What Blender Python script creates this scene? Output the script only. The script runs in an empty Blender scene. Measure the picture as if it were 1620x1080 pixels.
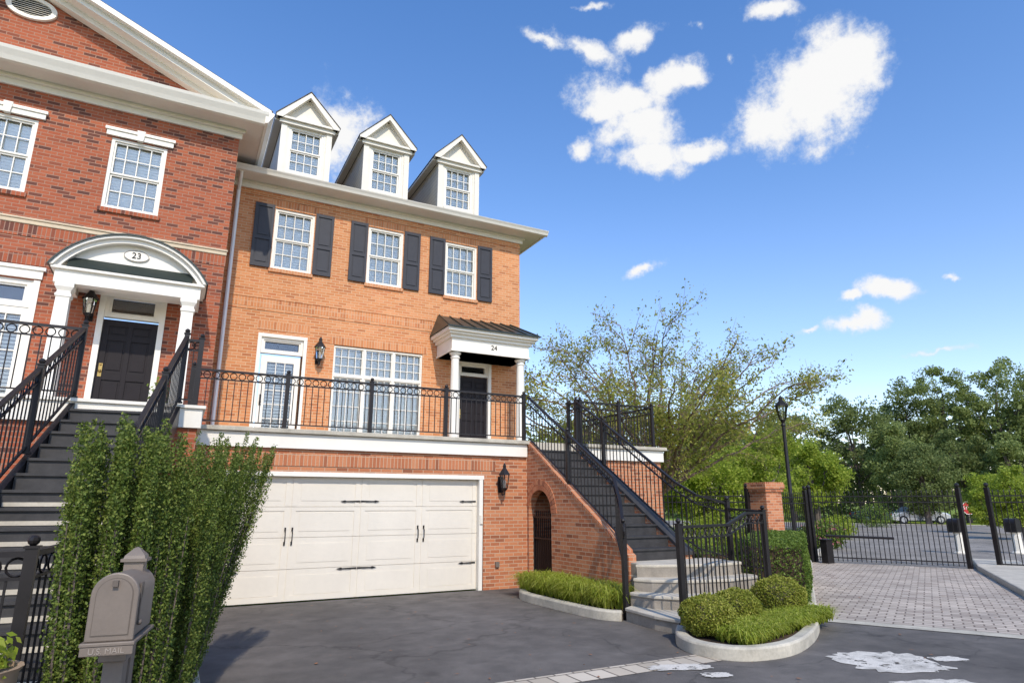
import bpy, math, random
import numpy as np
from mathutils import Vector, Matrix
random.seed(7); rng=np.random.default_rng(7)
R=math.radians
# ---------------------------------------------------------------- camera calibration
TH=math.atan(.255); YAW=R(27.5)
sT,cT,sY,cY=math.sin(TH),math.cos(TH),math.sin(YAW),math.cos(YAW)
CAMH=1.66
def ray(px,py):
    u=px-810; v=540-py
    F=1000*cT-v*sT; Z=1000*sT+v*cT
    return Vector((F*sY+u*cY, F*cY-u*sY, Z))
def onY(px,py,Y):
    d=ray(px,py); t=Y/d.y; return Vector((d.x*t,Y,CAMH+d.z*t))
def onZ(px,py,z=0.0):
    d=ray(px,py); t=(z-CAMH)/d.z; return Vector((d.x*t,d.y*t,z))
def at(px,py,t):
    d=ray(px,py); return Vector((d.x*t,d.y*t,CAMH+d.z*t))
scene=bpy.context.scene; COL=scene.collection
WL={}
# ---------------------------------------------------------------- materials
def newmat(n):
    m=bpy.data.materials.new(n); m.use_nodes=True; nt=m.node_tree; nt.nodes.clear()
    out=nt.nodes.new('ShaderNodeOutputMaterial'); return m,nt,out
def N(nt,t,**k):
    n=nt.nodes.new(t)
    for a,b in k.items(): setattr(n,a,b)
    return n
def mix(nt,f,a,b,mode='MIX'):
    m=N(nt,'ShaderNodeMix',data_type='RGBA',blend_type=mode)
    for s,i in ((f,0),(a,6),(b,7)):
        if isinstance(s,(int,float)): m.inputs[i].default_value=s
        elif isinstance(s,tuple): m.inputs[i].default_value=(*s[:3],1)
        else: nt.links.new(s,m.inputs[i])
    return m.outputs[2]
def math_(nt,op,a,b=None,c=None):
    m=N(nt,'ShaderNodeMath',operation=op)
    for i,s in enumerate((a,b,c)):
        if s is None: continue
        if isinstance(s,(int,float)): m.inputs[i].default_value=s
        else: nt.links.new(s,m.inputs[i])
    return m.outputs[0]
def ramp(nt,f,stops):
    r=N(nt,'ShaderNodeValToRGB'); e=r.color_ramp.elements
    while len(e)<len(stops): e.new(.5)
    for i,(p,c) in enumerate(stops): e[i].position=p; e[i].color=(*c,1)
    nt.links.new(f,r.inputs[0]); return r.outputs[0]
def noise(nt,vec,scale,detail=4,rough=.55):
    n=N(nt,'ShaderNodeTexNoise'); n.inputs['Scale'].default_value=scale; n.inputs['Detail'].default_value=detail; n.inputs['Roughness'].default_value=rough
    nt.links.new(vec,n.inputs['Vector']); return n.outputs['Fac']
def pos(nt): return N(nt,'ShaderNodeNewGeometry').outputs['Position']
def princ(nt,out,col,rough=.6,metal=0,bumph=None,bs=.3,bd=.01,spec=None):
    p=N(nt,'ShaderNodeBsdfPrincipled')
    if isinstance(col,tuple): p.inputs['Base Color'].default_value=(*col,1)
    else: nt.links.new(col,p.inputs['Base Color'])
    p.inputs['Metallic'].default_value=metal
    if isinstance(rough,(int,float)): p.inputs['Roughness'].default_value=rough
    else: nt.links.new(rough,p.inputs['Roughness'])
    if spec is not None: p.inputs['Specular IOR Level'].default_value=spec
    if bumph is not None:
        b=N(nt,'ShaderNodeBump'); b.inputs['Strength'].default_value=bs; b.inputs['Distance'].default_value=bd
        nt.links.new(bumph,b.inputs['Height']); nt.links.new(b.outputs[0],p.inputs['Normal'])
    nt.links.new(p.outputs[0],out.inputs[0]); return p
def plain(n,col,rough=.55,metal=0,var=.12,scale=6,bs=.1,spec=None):
    m,nt,out=newmat(n); v=pos(nt); f=noise(nt,v,scale,5); g=noise(nt,v,scale*9,3)
    s=math_(nt,'ADD',math_(nt,'MULTIPLY',f,.7),math_(nt,'MULTIPLY',g,.3))
    c=ramp(nt,s,[(.3,tuple(max(0,x*(1-var)) for x in col)),(.7,tuple(min(1,x*(1+var)) for x in col))])
    princ(nt,out,c,rough,metal,g,bs,.004,spec); return m
def brickcoord(nt,swap=False):
    g=N(nt,'ShaderNodeNewGeometry'); sp=N(nt,'ShaderNodeSeparateXYZ'); nt.links.new(g.outputs['Position'],sp.inputs[0])
    sn=N(nt,'ShaderNodeSeparateXYZ'); nt.links.new(g.outputs['Normal'],sn.inputs[0])
    ax=math_(nt,'GREATER_THAN',math_(nt,'ABSOLUTE',sn.outputs[0]),.6)
    az=math_(nt,'GREATER_THAN',math_(nt,'ABSOLUTE',sn.outputs[2]),.6)
    u=math_(nt,'ADD',math_(nt,'MULTIPLY',sp.outputs[0],math_(nt,'SUBTRACT',1,ax)),math_(nt,'MULTIPLY',sp.outputs[1],ax))
    w=math_(nt,'ADD',math_(nt,'MULTIPLY',sp.outputs[2],math_(nt,'SUBTRACT',1,az)),math_(nt,'MULTIPLY',sp.outputs[1],az))
    u=math_(nt,'ADD',u,50); w=math_(nt,'ADD',w,50)
    c=N(nt,'ShaderNodeCombineXYZ')
    nt.links.new(w if swap else u,c.inputs[0]); nt.links.new(u if swap else w,c.inputs[1]); return c.outputs[0],g.outputs['Position']
def brick(n,stops,mortar,swap=False,bw=.210,rh=.0700,off=.5,ms=.007):
    m,nt,out=newmat(n); vec,p=brickcoord(nt,swap)
    b=N(nt,'ShaderNodeTexBrick'); b.offset=off; b.inputs['Scale'].default_value=1; b.inputs['Brick Width'].default_value=bw; b.inputs['Row Height'].default_value=rh
    b.inputs['Mortar Size'].default_value=ms; b.inputs['Mortar Smooth'].default_value=.15
    b.inputs['Color1'].default_value=(0,0,0,1); b.inputs['Color2'].default_value=(1,1,1,1); b.inputs['Mortar'].default_value=(.5,.5,.5,1)
    nt.links.new(vec,b.inputs['Vector'])
    c=ramp(nt,b.outputs['Color'],stops)
    big=noise(nt,p,.6,4); fine=noise(nt,p,60,3)
    c=mix(nt,1.0,c,ramp(nt,big,[(.3,(.91,.90,.90)),(.7,(1.06,1.05,1.04))]),'MULTIPLY')
    c=mix(nt,1.0,c,ramp(nt,fine,[(.3,(.88,.88,.88)),(.7,(1.1,1.1,1.1))]),'MULTIPLY')
    c=mix(nt,b.outputs['Fac'],c,mortar)
    h=math_(nt,'ADD',math_(nt,'SUBTRACT',1,b.outputs['Fac']),math_(nt,'MULTIPLY',fine,.3))
    princ(nt,out,c,.85,0,h,.4,.006,.2); return m
ST24=[(0.0,(.45,.165,.070)),(.18,(.56,.22,.088)),(.5,(.62,.255,.105)),(.8,(.66,.295,.135)),(1,(.55,.195,.08))]
ST23=[(0.0,(.12,.052,.04)),(.16,(.17,.062,.042)),(.26,(.33,.092,.046)),(.65,(.41,.12,.058)),(1,(.36,.095,.046))]
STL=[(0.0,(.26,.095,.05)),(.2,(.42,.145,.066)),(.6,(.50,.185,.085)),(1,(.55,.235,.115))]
M={}
M['brick24']=brick('orange_brick',ST24,(.62,.41,.24)); M['sold24']=brick('orange_soldier_brick',ST24,(.60,.38,.23),True,off=0)
M['brick23']=brick('red_brick',ST23,(.36,.205,.14)); M['sold23']=brick('red_soldier_brick',ST23,(.34,.20,.14),True,off=0)
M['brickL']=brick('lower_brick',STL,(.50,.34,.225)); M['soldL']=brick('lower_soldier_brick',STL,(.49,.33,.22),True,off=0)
m,nt,out=newmat('arch_bricks'); g=N(nt,'ShaderNodeNewGeometry'); c=ramp(nt,g.outputs['Random Per Island'],STL); princ(nt,out,c,.85,0,noise(nt,g.outputs['Position'],60),.3,.004); M['arch_brick']=m
M['white']=plain('white_paint',(.80,.75,.655),.5,var=.05,scale=2)
M['blind']=plain('white_shutter_paint',(.86,.83,.77),.5,var=.03,scale=2)
M['cream']=plain('cream_paint',(.74,.685,.58),.5,var=.05,scale=2)
M['garage']=plain('garage_door_paint',(.70,.635,.53),.5,var=.05,scale=1.5)
M['iron']=plain('black_iron',(.020,.017,.017),.42,.2,var=.2,spec=.35)
M['shutter']=plain('charcoal_shutter_paint',(.045,.044,.050),.5,var=.1,spec=.3)
M['doorblk']=plain('black_door_paint',(.016,.012,.013),.5,var=.15,spec=.2)
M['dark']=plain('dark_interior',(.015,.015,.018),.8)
M['concrete']=plain('concrete',(.50,.445,.355),.85,var=.22,scale=3,bs=.3)
M['riser']=plain('riser_concrete',(.29,.25,.20),.9,var=.3,scale=5,bs=.3)  # darker mottled grey concrete, sets the step risers off from the paler treads
M['curb']=plain('curb_concrete',(.46,.415,.33),.9,var=.3,scale=4,bs=.4)
M['tread']=plain('dark_tread',(.037,.034,.033),.6,var=.4,scale=8)
M['shingle']=brick('roof_shingle',[(0,(.07,.055,.045)),(1,(.15,.125,.11))],(.05,.045,.04),bw=.3,rh=.13,ms=.006)
M['metalroof']=plain('dark_metal_roof',(.03,.040,.034),.4,.3)
M['stone']=plain('limestone',(.60,.48,.33),.8)
M['taupe']=plain('taupe_metal',(.185,.148,.118),.5,.1,var=.1,scale=8)
M['taupelt']=plain('raised_taupe_letter',(.32,.27,.225),.5,.1)
M['taupedark']=plain('dark_taupe',(.12,.095,.075),.5,.1)
M['brass']=plain('brass',(.45,.3,.1),.3,.9)
M['bark']=plain('bark',(.11,.085,.07),.9,var=.4,scale=12,bs=.6)
M['barkred']=plain('cherry_bark',(.20,.13,.095),.8,var=.35,scale=10)
M['terracotta']=plain('pot_clay',(.35,.24,.15),.8)
M['soil']=plain('mulch',(.075,.045,.028),.95,var=.5,scale=20,bs=.8)
M['red']=plain('sign_red',(.45,.02,.02),.4)
M['silver']=plain('silver_car_paint',(.42,.44,.47),.25,.5,var=.03)
M['bluecar']=plain('dark_car_paint',(.05,.07,.1),.25,.4,var=.03)
M['rubber']=plain('tyre_rubber',(.02,.02,.02),.8)
M['orn']=plain('fallen_leaf',(.30,.12,.04),.8,var=.5,scale=30)
def glassm(n,tint,ior,add):
    m,nt,out=newmat(n)
    tr=N(nt,'ShaderNodeBsdfTransparent'); tr.inputs[0].default_value=(*tint,1); gl=N(nt,'ShaderNodeBsdfGlossy'); gl.inputs['Roughness'].default_value=.03; gl.inputs[0].default_value=(1,1,1,1)
    lw=N(nt,'ShaderNodeFresnel'); lw.inputs[0].default_value=ior
    mx=N(nt,'ShaderNodeMixShader'); nt.links.new(math_(nt,'ADD',lw.outputs[0],add),mx.inputs[0]); nt.links.new(tr.outputs[0],mx.inputs[1]); nt.links.new(gl.outputs[0],mx.inputs[2]); nt.links.new(mx.outputs[0],out.inputs[0]); return m
M['glass']=glassm('window_glass',(.97,.98,.97),1.5,.04)
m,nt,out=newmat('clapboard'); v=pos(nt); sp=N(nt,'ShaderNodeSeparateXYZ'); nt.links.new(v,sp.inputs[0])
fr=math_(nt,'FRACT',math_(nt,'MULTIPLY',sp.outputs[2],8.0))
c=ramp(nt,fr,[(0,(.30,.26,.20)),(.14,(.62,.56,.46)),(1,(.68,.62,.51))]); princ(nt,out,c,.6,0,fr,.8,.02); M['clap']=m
def asphalt(n,base):
    m,nt,out=newmat(n); v=pos(nt)
    big=noise(nt,v,.35,6,.6); mid=noise(nt,v,2.6,6,.65); fine=noise(nt,v,140,3,.7)
    c=ramp(nt,big,[(.35,tuple(x*.80 for x in base)),(.65,tuple(x*1.2 for x in base))])
    c=mix(nt,1,c,ramp(nt,mid,[(.35,(.8,.8,.8)),(.7,(1.22,1.2,1.18))]),'MULTIPLY')
    c=mix(nt,1,c,ramp(nt,fine,[(.3,(.5,.5,.5)),(.75,(1.7,1.7,1.65))]),'MULTIPLY')
    st=noise(nt,v,1.1,3,.5); c=mix(nt,1,c,ramp(nt,st,[(.62,(1,1,1)),(.68,(.76,.76,.76)),(.8,(.66,.66,.67))]),'MULTIPLY')
    vo=N(nt,'ShaderNodeTexVoronoi'); vo.feature='DISTANCE_TO_EDGE'; vo.inputs['Scale'].default_value=.3
    dn=N(nt,'ShaderNodeTexNoise'); dn.inputs['Scale'].default_value=1.5; dn.inputs['Detail'].default_value=5; nt.links.new(v,dn.inputs['Vector'])
    vm=N(nt,'ShaderNodeVectorMath',operation='MULTIPLY_ADD'); nt.links.new(dn.outputs['Color'],vm.inputs[0]); vm.inputs[1].default_value=(1.2,1.2,0); nt.links.new(v,vm.inputs[2]); nt.links.new(vm.outputs[0],vo.inputs['Vector'])
    cr=ramp(nt,vo.outputs['Distance'],[(0,(.5,.5,.5)),(.003,(.65,.65,.65)),(.006,(1,1,1))])
    c=mix(nt,.6,c,cr,'MULTIPLY')
    princ(nt,out,c,.85,0,fine,.5,.006,.2); return m
M['asphalt']=asphalt('asphalt',(.125,.113,.104)); M['road']=asphalt('street_asphalt',(.25,.225,.20))
def pavers(n,ang,bw,rh,stops,mort):
    m,nt,out=newmat(n); v=pos(nt); mp=N(nt,'ShaderNodeMapping'); mp.inputs['Rotation'].default_value=(0,0,ang); mp.inputs['Location'].default_value=(40,40,0); nt.links.new(v,mp.inputs[0])
    b=N(nt,'ShaderNodeTexBrick'); b.inputs['Scale'].default_value=1; b.inputs['Brick Width'].default_value=bw; b.inputs['Row Height'].default_value=rh; b.inputs['Mortar Size'].default_value=.012; b.inputs['Mortar Smooth'].default_value=.3
    b.inputs['Color1'].default_value=(0,0,0,1); b.inputs['Color2'].default_value=(1,1,1,1); nt.links.new(mp.outputs[0],b.inputs['Vector'])
    c=ramp(nt,b.outputs['Color'],stops); big=noise(nt,v,.8,5)
    c=mix(nt,1,c,ramp(nt,big,[(.3,(.8,.8,.8)),(.7,(1.15,1.13,1.1))]),'MULTIPLY')
    c=mix(nt,b.outputs['Fac'],c,mort); h=math_(nt,'SUBTRACT',1,b.outputs['Fac'])
    princ(nt,out,c,.85,0,h,.6,.01,.2); return m
M['pavers']=pavers('entry_pavers',R(60),.24,.16,[(0,(.35,.29,.24)),(.4,(.47,.40,.33)),(1,(.55,.47,.39))],(.19,.15,.12))
M['strip']=pavers('strip_pavers',0,.22,.30,[(0,(.42,.36,.28)),(1,(.60,.53,.43))],(.18,.15,.12))
m,nt,out=newmat('worn_white_paint'); v=pos(nt); a=noise(nt,v,3,6,.7); fin=noise(nt,v,90,2); al=noise(nt,v,7,7,.75)
c=mix(nt,1,ramp(nt,a,[(.35,(.38,.35,.30)),(.55,(.66,.61,.53))]),ramp(nt,fin,[(.3,(.8,.8,.8)),(.7,(1.1,1.1,1.1))]),'MULTIPLY')
p=princ(nt,out,c,.9); nt.links.new(math_(nt,'LESS_THAN',al,.58),p.inputs['Alpha']); M['paint']=m
m,nt,out=newmat('grass_ground'); v=pos(nt); a=noise(nt,v,.25,5); b_=noise(nt,v,25,4,.7)
c=mix(nt,1,ramp(nt,a,[(.3,(.13,.18,.025)),(.7,(.24,.30,.05))]),ramp(nt,b_,[(.3,(.6,.6,.6)),(.7,(1.3,1.3,1.2))]),'MULTIPLY'); princ(nt,out,c,.95,0,b_,.6,.03,.1); M['grass']=m
def leafmat(n,stops,trans=.35):
    m,nt,out=newmat(n); g=N(nt,'ShaderNodeNewGeometry'); f=noise(nt,g.outputs['Position'],1.1,3)
    s=math_(nt,'ADD',math_(nt,'MULTIPLY',g.outputs['Random Per Island'],.6),math_(nt,'MULTIPLY',f,.4))
    c=ramp(nt,s,stops)
    d=N(nt,'ShaderNodeBsdfPrincipled'); d.inputs['Roughness'].default_value=.55; d.inputs['Specular IOR Level'].default_value=.25; nt.links.new(c,d.inputs['Base Color'])
    t=N(nt,'ShaderNodeBsdfTranslucent'); nt.links.new(c,t.inputs[0])
    x=N(nt,'ShaderNodeMixShader'); x.inputs[0].default_value=trans; nt.links.new(d.outputs[0],x.inputs[1]); nt.links.new(t.outputs[0],x.inputs[2]); nt.links.new(x.outputs[0],out.inputs[0]); return m
M['holly']=leafmat('holly_leaves',[(.15,(.055,.085,.012)),(.5,(.12,.175,.028)),(.85,(.30,.33,.075))],.30)
M['box']=leafmat('boxwood_leaves',[(.15,(.15,.19,.02)),(.5,(.30,.32,.045)),(.9,(.50,.46,.11))],.4)
M['hedge']=leafmat('hedge_leaves',[(.15,(.065,.115,.016)),(.5,(.14,.21,.032)),(.9,(.25,.31,.06))],.35)
M['lir']=leafmat('liriope_blades',[(.15,(.22,.29,.02)),(.5,(.40,.46,.06)),(.9,(.62,.60,.16))],.5)
M['cherry']=leafmat('cherry_leaves',[(.15,(.18,.21,.035)),(.5,(.34,.36,.07)),(.80,(.48,.43,.10)),(.98,(.48,.27,.08))],.5)
M['bright']=leafmat('bright_leaves',[(.15,(.18,.25,.02)),(.5,(.33,.41,.045)),(.9,(.48,.51,.10))],.5)
M['darkl']=leafmat('dark_leaves',[(.15,(.11,.145,.045)),(.5,(.19,.235,.07)),(.9,(.30,.34,.12))],.5)
M['midl']=leafmat('mid_leaves',[(.15,(.15,.19,.05)),(.5,(.25,.305,.085)),(.9,(.38,.42,.15))],.5)
M['pink']=leafmat('pink_petals',[(.1,(.5,.1,.15)),(.9,(.7,.3,.35))],.3)
# ---------------------------------------------------------------- geometry
class MB:
    def __init__(s): s.v=[]; s.f=[]
    def add(s,vs,fs):
        n=len(s.v); s.v+=[tuple(p) for p in vs]; s.f+=[tuple(i+n for i in f) for f in fs]; return s
    def box(s,x0,x1,y0,y1,z0,z1):
        return s.add([(x0,y0,z0),(x1,y0,z0),(x1,y1,z0),(x0,y1,z0),(x0,y0,z1),(x1,y0,z1),(x1,y1,z1),(x0,y1,z1)],
            [(0,3,2,1),(4,5,6,7),(0,1,5,4),(1,2,6,5),(2,3,7,6),(3,0,4,7)])
    def beam(s,p0,p1,w,h,up=(0,0,1)):
        p0=Vector(p0);p1=Vector(p1); d=(p1-p0).normalized(); a=d.cross(Vector(up))
        if a.length<1e-4: a=d.cross(Vector((0,1,0)))
        a.normalize(); b=a.cross(d).normalized(); vs=[]
        for p in (p0,p1):
            for i,j in ((-1,-1),(1,-1),(1,1),(-1,1)): vs.append(p+a*i*w/2+b*j*h/2)
        return s.add(vs,[(0,3,2,1),(4,5,6,7),(0,1,5,4),(1,2,6,5),(2,3,7,6),(3,0,4,7)])
    def tube(s,p0,p1,r0,r1=None,n=7):
        r1=r0 if r1 is None else r1
        p0=Vector(p0);p1=Vector(p1); d=(p1-p0).normalized(); a=d.orthogonal().normalized(); b=d.cross(a); vs=[]
        for p,r in ((p0,r0),(p1,r1)):
            for k in range(n):
                t=2*math.pi*k/n; vs.append(p+a*math.cos(t)*r+b*math.sin(t)*r)
        fs=[(k,(k+1)%n,n+(k+1)%n,n+k) for k in range(n)]+[tuple(range(n-1,-1,-1)),tuple(range(n,2*n))]
        return s.add(vs,fs)
    def path(s,pts,r0,r1,n=6):
        k=len(pts)-1
        for i in range(k): s.tube(pts[i],pts[i+1],r0+(r1-r0)*i/k,r0+(r1-r0)*(i+1)/k,n)
    def prism(s,pts,vec):
        vec=Vector(vec); n=len(pts); vs=[Vector(p) for p in pts]+[Vector(p)+vec for p in pts]
        return s.add(vs,[tuple(range(n)),tuple(range(2*n-1,n-1,-1))]+[(k,n+k,n+(k+1)%n,(k+1)%n) for k in range(n)])
    def lathe(s,prof,c,n=14,sq=False):
        c=Vector(c); vs=[]; ph=math.pi/4 if sq else 0
        if sq: n=4
        for r,z in prof:
            for k in range(n):
                t=2*math.pi*k/n+ph; vs.append(c+Vector((r*math.cos(t),r*math.sin(t),z)))
        fs=[]
        for i in range(len(prof)-1):
            for k in range(n): fs.append((i*n+k,i*n+(k+1)%n,(i+1)*n+(k+1)%n,(i+1)*n+k))
        fs.append(tuple(range(n-1,-1,-1))); q=(len(prof)-1)*n; fs.append(tuple(range(q,q+n)))
        return s.add(vs,fs)
    def torus(s,c,e1,e2,Rr,r,n=12,m=5):
        c=Vector(c);e1=Vector(e1).normalized();e2=Vector(e2).normalized();e3=e1.cross(e2).normalized();vs=[]
        for i in range(n):
            t=2*math.pi*i/n; d=e1*math.cos(t)+e2*math.sin(t)
            for j in range(m):
                q=2*math.pi*j/m; vs.append(c+d*(Rr+r*math.cos(q))+e3*r*math.sin(q))
        fs=[(i*m+j,((i+1)%n)*m+j,((i+1)%n)*m+(j+1)%m,i*m+(j+1)%m) for i in range(n) for j in range(m)]
        return s.add(vs,fs)
    def ball(s,c,r,n=8):
        return s.lathe([(r*math.sin(math.pi*i/6)+1e-4,-r*math.cos(math.pi*i/6)) for i in range(7)],c,n)
    def wall(s,x0,x1,y0,y1,z0,z1,holes=()):
        xs=sorted({x0,x1,*[h[0] for h in holes],*[h[1] for h in holes]}); zs=sorted({z0,z1,*[h[2] for h in holes],*[h[3] for h in holes]})
        for i in range(len(xs)-1):
            for j in range(len(zs)-1):
                cx=(xs[i]+xs[i+1])/2; cz=(zs[j]+zs[j+1])/2
                if any(h[0]<cx<h[1] and h[2]<cz<h[3] for h in holes): continue
                s.box(xs[i],xs[i+1],y0,y1,zs[j],zs[j+1])
        return s
    def build(s,name,mat,parent=None,smooth=False,bev=0):
        if not s.v: return None
        v=np.array(s.v,dtype=float); c=(v.min(0)+v.max(0))/2
        if parent is None: c[2]=v[:,2].min()
        me=bpy.data.meshes.new(name); me.from_pydata((v-c).tolist(),[],s.f); me.materials.append(M[mat] if isinstance(mat,str) else mat)
        if smooth:
            me.polygons.foreach_set('use_smooth',[True]*len(me.polygons)); me.set_sharp_from_angle(angle=R(40))
        o=bpy.data.objects.new(name,me); COL.objects.link(o)
        w=Vector(c); WL[o.name]=w
        if parent is not None: o.parent=parent; o.location=w-WL[parent.name]
        else: o.location=w
        if bev:
            b=o.modifiers.new('bevel','BEVEL'); b.width=bev; b.segments=2; b.limit_method='ANGLE'
        return o
def npmesh(name,verts,nper,mat,parent=None):
    n=len(verts)//nper; c=(verts.min(0)+verts.max(0))/2
    if parent is None: c[2]=verts[:,2].min()
    me=bpy.data.meshes.new(name); me.vertices.add(len(verts)); me.vertices.foreach_set('co',(verts-c).ravel())
    me.loops.add(n*nper); me.loops.foreach_set('vertex_index',np.arange(n*nper,dtype=np.int32))
    me.polygons.add(n); me.polygons.foreach_set('loop_start',np.arange(0,n*nper,nper,dtype=np.int32))
    try: me.polygons.foreach_set('loop_total',np.full(n,nper,dtype=np.int32))
    except Exception: pass
    me.update(calc_edges=True); me.materials.append(M[mat])
    o=bpy.data.objects.new(name,me); COL.objects.link(o); w=Vector(c); WL[o.name]=w
    if parent is not None: o.parent=parent; o.location=w-WL[parent.name]
    else: o.location=w
    return o
def leafverts(C,size,aspect=.55,up=None,upw=0.0):
    n=len(C); a=rng.normal(size=(n,3))
    if up is not None: a=a*(1-upw)+up*upw*2
    a/=np.linalg.norm(a,axis=1)[:,None]; b=np.cross(a,rng.normal(size=(n,3))); b/=np.linalg.norm(b,axis=1)[:,None]
    s=(size*(.6+.8*rng.random(n)))[:,None]/2
    V=np.stack([C-a*s,C+b*s*aspect-a*s*.1,C+a*s,C-b*s*aspect-a*s*.1],axis=1); return V.reshape(-1,3)
def thing(name,label,cat,loc,group=None):
    o=bpy.data.objects.new(name,None); o.empty_display_size=.2; COL.objects.link(o); o.location=loc; WL[o.name]=Vector(loc)
    o['label']=label; o['category']=cat
    if group: o['group']=group
    return o
def tag(o,label,cat,group=None,kind=None):
    o['label']=label; o['category']=cat
    if group: o['group']=group
    if kind: o['kind']=kind
    return o
def text(s,size,loc,rot,mat,parent,name='lettering',ext=.003):
    cu=bpy.data.curves.new(name,'FONT'); cu.body=s; cu.size=size; cu.extrude=ext; cu.align_x='CENTER'; cu.align_y='CENTER'
    o=bpy.data.objects.new('tmp',cu); COL.objects.link(o); bpy.context.view_layer.update()
    me=bpy.data.meshes.new_from_object(o.evaluated_get(bpy.context.evaluated_depsgraph_get())); bpy.data.objects.remove(o)
    me.materials.clear(); me.materials.append(M[mat]); q=bpy.data.objects.new(name,me); COL.objects.link(q); q.parent=parent
    q.location=Vector(loc)-WL[parent.name]; q.rotation_euler=rot; return q
# ================================================================= SETTING
def sheet(name,pts,z,mat,label):
    b=MB(); b.add([(x,y,z) for x,y in pts],[tuple(range(len(pts)))]); o=b.build(name,mat)
    me=o.data
    if me.polygons[0].normal.z<0: me.flip_normals()
    o['kind']='structure'; o['label']=label; o['category']='ground'; return o
def sw(s,w): return (.866*s+.5*w, .5*s-.866*w)
sheet('ground',[(-1500,-1500),(1500,-1500),(1500,1500),(-1500,1500)],-.03,'grass','grassy ground reaching the far trees')
sheet('driveway',[(-20,-15),(25,-15),sw(15,9),sw(10.9,1.2),(8.9,7.0),(8.3,12.05),(.2,12.05),(-20,12)],0,'asphalt','dark asphalt driveway and court in front of the garage')
sheet('entry_road',[sw(10.97,-2.2),sw(10.97,9),sw(21,9),sw(21,-3.2)],.004,'pavers','cobble paver entry lane in front of the iron gate')
sheet('paver_border',[sw(10.72,-1.5),sw(10.72,7),sw(11.0,7),sw(11.0,-1.6)],.008,'curb','pale concrete band at near edge of pavers')
sheet('street',[sw(21,-3.4),sw(21,9),sw(46,12),sw(46,60),sw(60,60),sw(60,-45),sw(46,-45),sw(46,-4.5),sw(30,-3.6)],.0,'road','asphalt street beyond the iron gate')
sheet('paver_strip',[(-2,5.6),(5.5,5.6),(5.45,5.95),(-2,5.95)],.004,'strip','pale paver strip across the driveway')
def blob(cx,cy,rx,ry,seed,n=40,rot=0):
    q=random.Random(seed); pts=[]
    for k in range(n):
        t=2*math.pi*k/n; r=.78+.30*q.random(); c_=math.cos(t); s_=math.sin(t); x=rx*r*math.copysign(abs(c_)**.6,c_); y=ry*r*math.copysign(abs(s_)**.6,s_)
        pts.append((cx+x*math.cos(rot)-y*math.sin(rot),cy+x*math.sin(rot)+y*math.cos(rot)))
    return pts
for i,(a,b,rx,ry,z) in enumerate([(1405,1046,.56,.46,.006),(1500,1042,.20,.12,.006),(1470,1082,.45,.14,.007),(1075,1056,.34,.13,.010),(1135,1068,.16,.1,.010)]):
    p=onZ(a,b); sheet('pavement_marking',blob(p.x,p.y,rx,ry,i+3,rot=-.35),z,'paint','worn white paint patch on the asphalt')
def skerb(b,name,mat,label,bev):
    o=b.build(name,mat,bev=bev); o['kind']='structure'; o['label']=label; o['category']='kerb'; return o
b=MB(); b.box(.27,.42,3.5,11.95,-.02,.05); skerb(b,'kerb_strip','curb','narrow concrete kerb along left side of driveway',.01)
def curbline(pts,w,h,name,label,mat='curb'):
    b=MB(); n=len(pts)
    P=[Vector((x,y,0)) for x,y in pts]; L=[];Rr=[]
    for i in range(n):
        a=P[max(i-1,0)]; c=P[min(i+1,n-1)]; d=(c-a).normalized(); nn=Vector((-d.y,d.x,0)); L.append(P[i]+nn*w/2); Rr.append(P[i]-nn*w/2)
    vs=[];fs=[]
    for i in range(n):
        vs+=[(L[i].x,L[i].y,-.02),(L[i].x,L[i].y,h),(Rr[i].x,Rr[i].y,h),(Rr[i].x,Rr[i].y,-.02)]
    for i in range(n-1):
        for j in range(4): fs.append((i*4+j,i*4+(j+1)%4,(i+1)*4+(j+1)%4,(i+1)*4+j))
    fs+=[(3,2,1,0),(4*n-4,4*n-3,4*n-2,4*n-1)]
    b.add(vs,fs); o=b.build(name,mat,smooth=True,bev=.025); o['kind']='structure'; o['label']=label; o['category']='kerb'; return o
def smoothpts(pts,k=6):
    out=[]; n=len(pts)
    for i in range(n-1):
        p0=pts[max(i-1,0)];p1=pts[i];p2=pts[i+1];p3=pts[min(i+2,n-1)]
        for j in range(k):
            t=j/k; out.append(tuple(.5*((2*p1[a])+(-p0[a]+p2[a])*t+(2*p0[a]-5*p1[a]+4*p2[a]-p3[a])*t*t+(-p0[a]+3*p1[a]-3*p2[a]+p3[a])*t**3) for a in (0,1)))
    out.append(pts[-1]); return out
bedR=smoothpts([(6.02,6.80),(5.62,6.35),(5.5,5.9),(5.72,5.52),(6.3,5.47),(7.0,5.75),(7.8,6.25),(8.75,7.0),(10.0,8.0),(11.8,9.45),(13.4,10.75),(14.9,11.85),(15.7,12.5),(16.2,12.95)],5)
curbline(bedR,.15,.14,'kerb','curved concrete kerb around the boxwood bed')
b=MB(); b.prism([(x,y,-.01) for x,y in bedR]+[(14,14,-.01),(8.45,9.0,-.01),(8.45,7.5,-.01)],(0,0,.10)); o=b.build('planting_bed','soil'); o['kind']='structure'; o['label']='mulched bed behind curved kerb'; o['category']='bed'
bedL=smoothpts([(6.62,11.05),(6.2,11.1),(5.85,10.8),(5.7,10.3),(5.72,9.3),(5.8,8.35),(6.0,8.05)],5)
curbline(bedL,.14,.14,'kerb','concrete kerb around the grass bed under the arch wall')
b=MB(); b.prism([(x,y,-.01) for x,y in bedL]+[(6.6,8.5,-.01),(6.6,11.0,-.01)],(0,0,.10)); o=b.build('planting_bed','soil'); o['kind']='structure'; o['label']='mulched bed beside the arch wall'; o['category']='bed'
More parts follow.
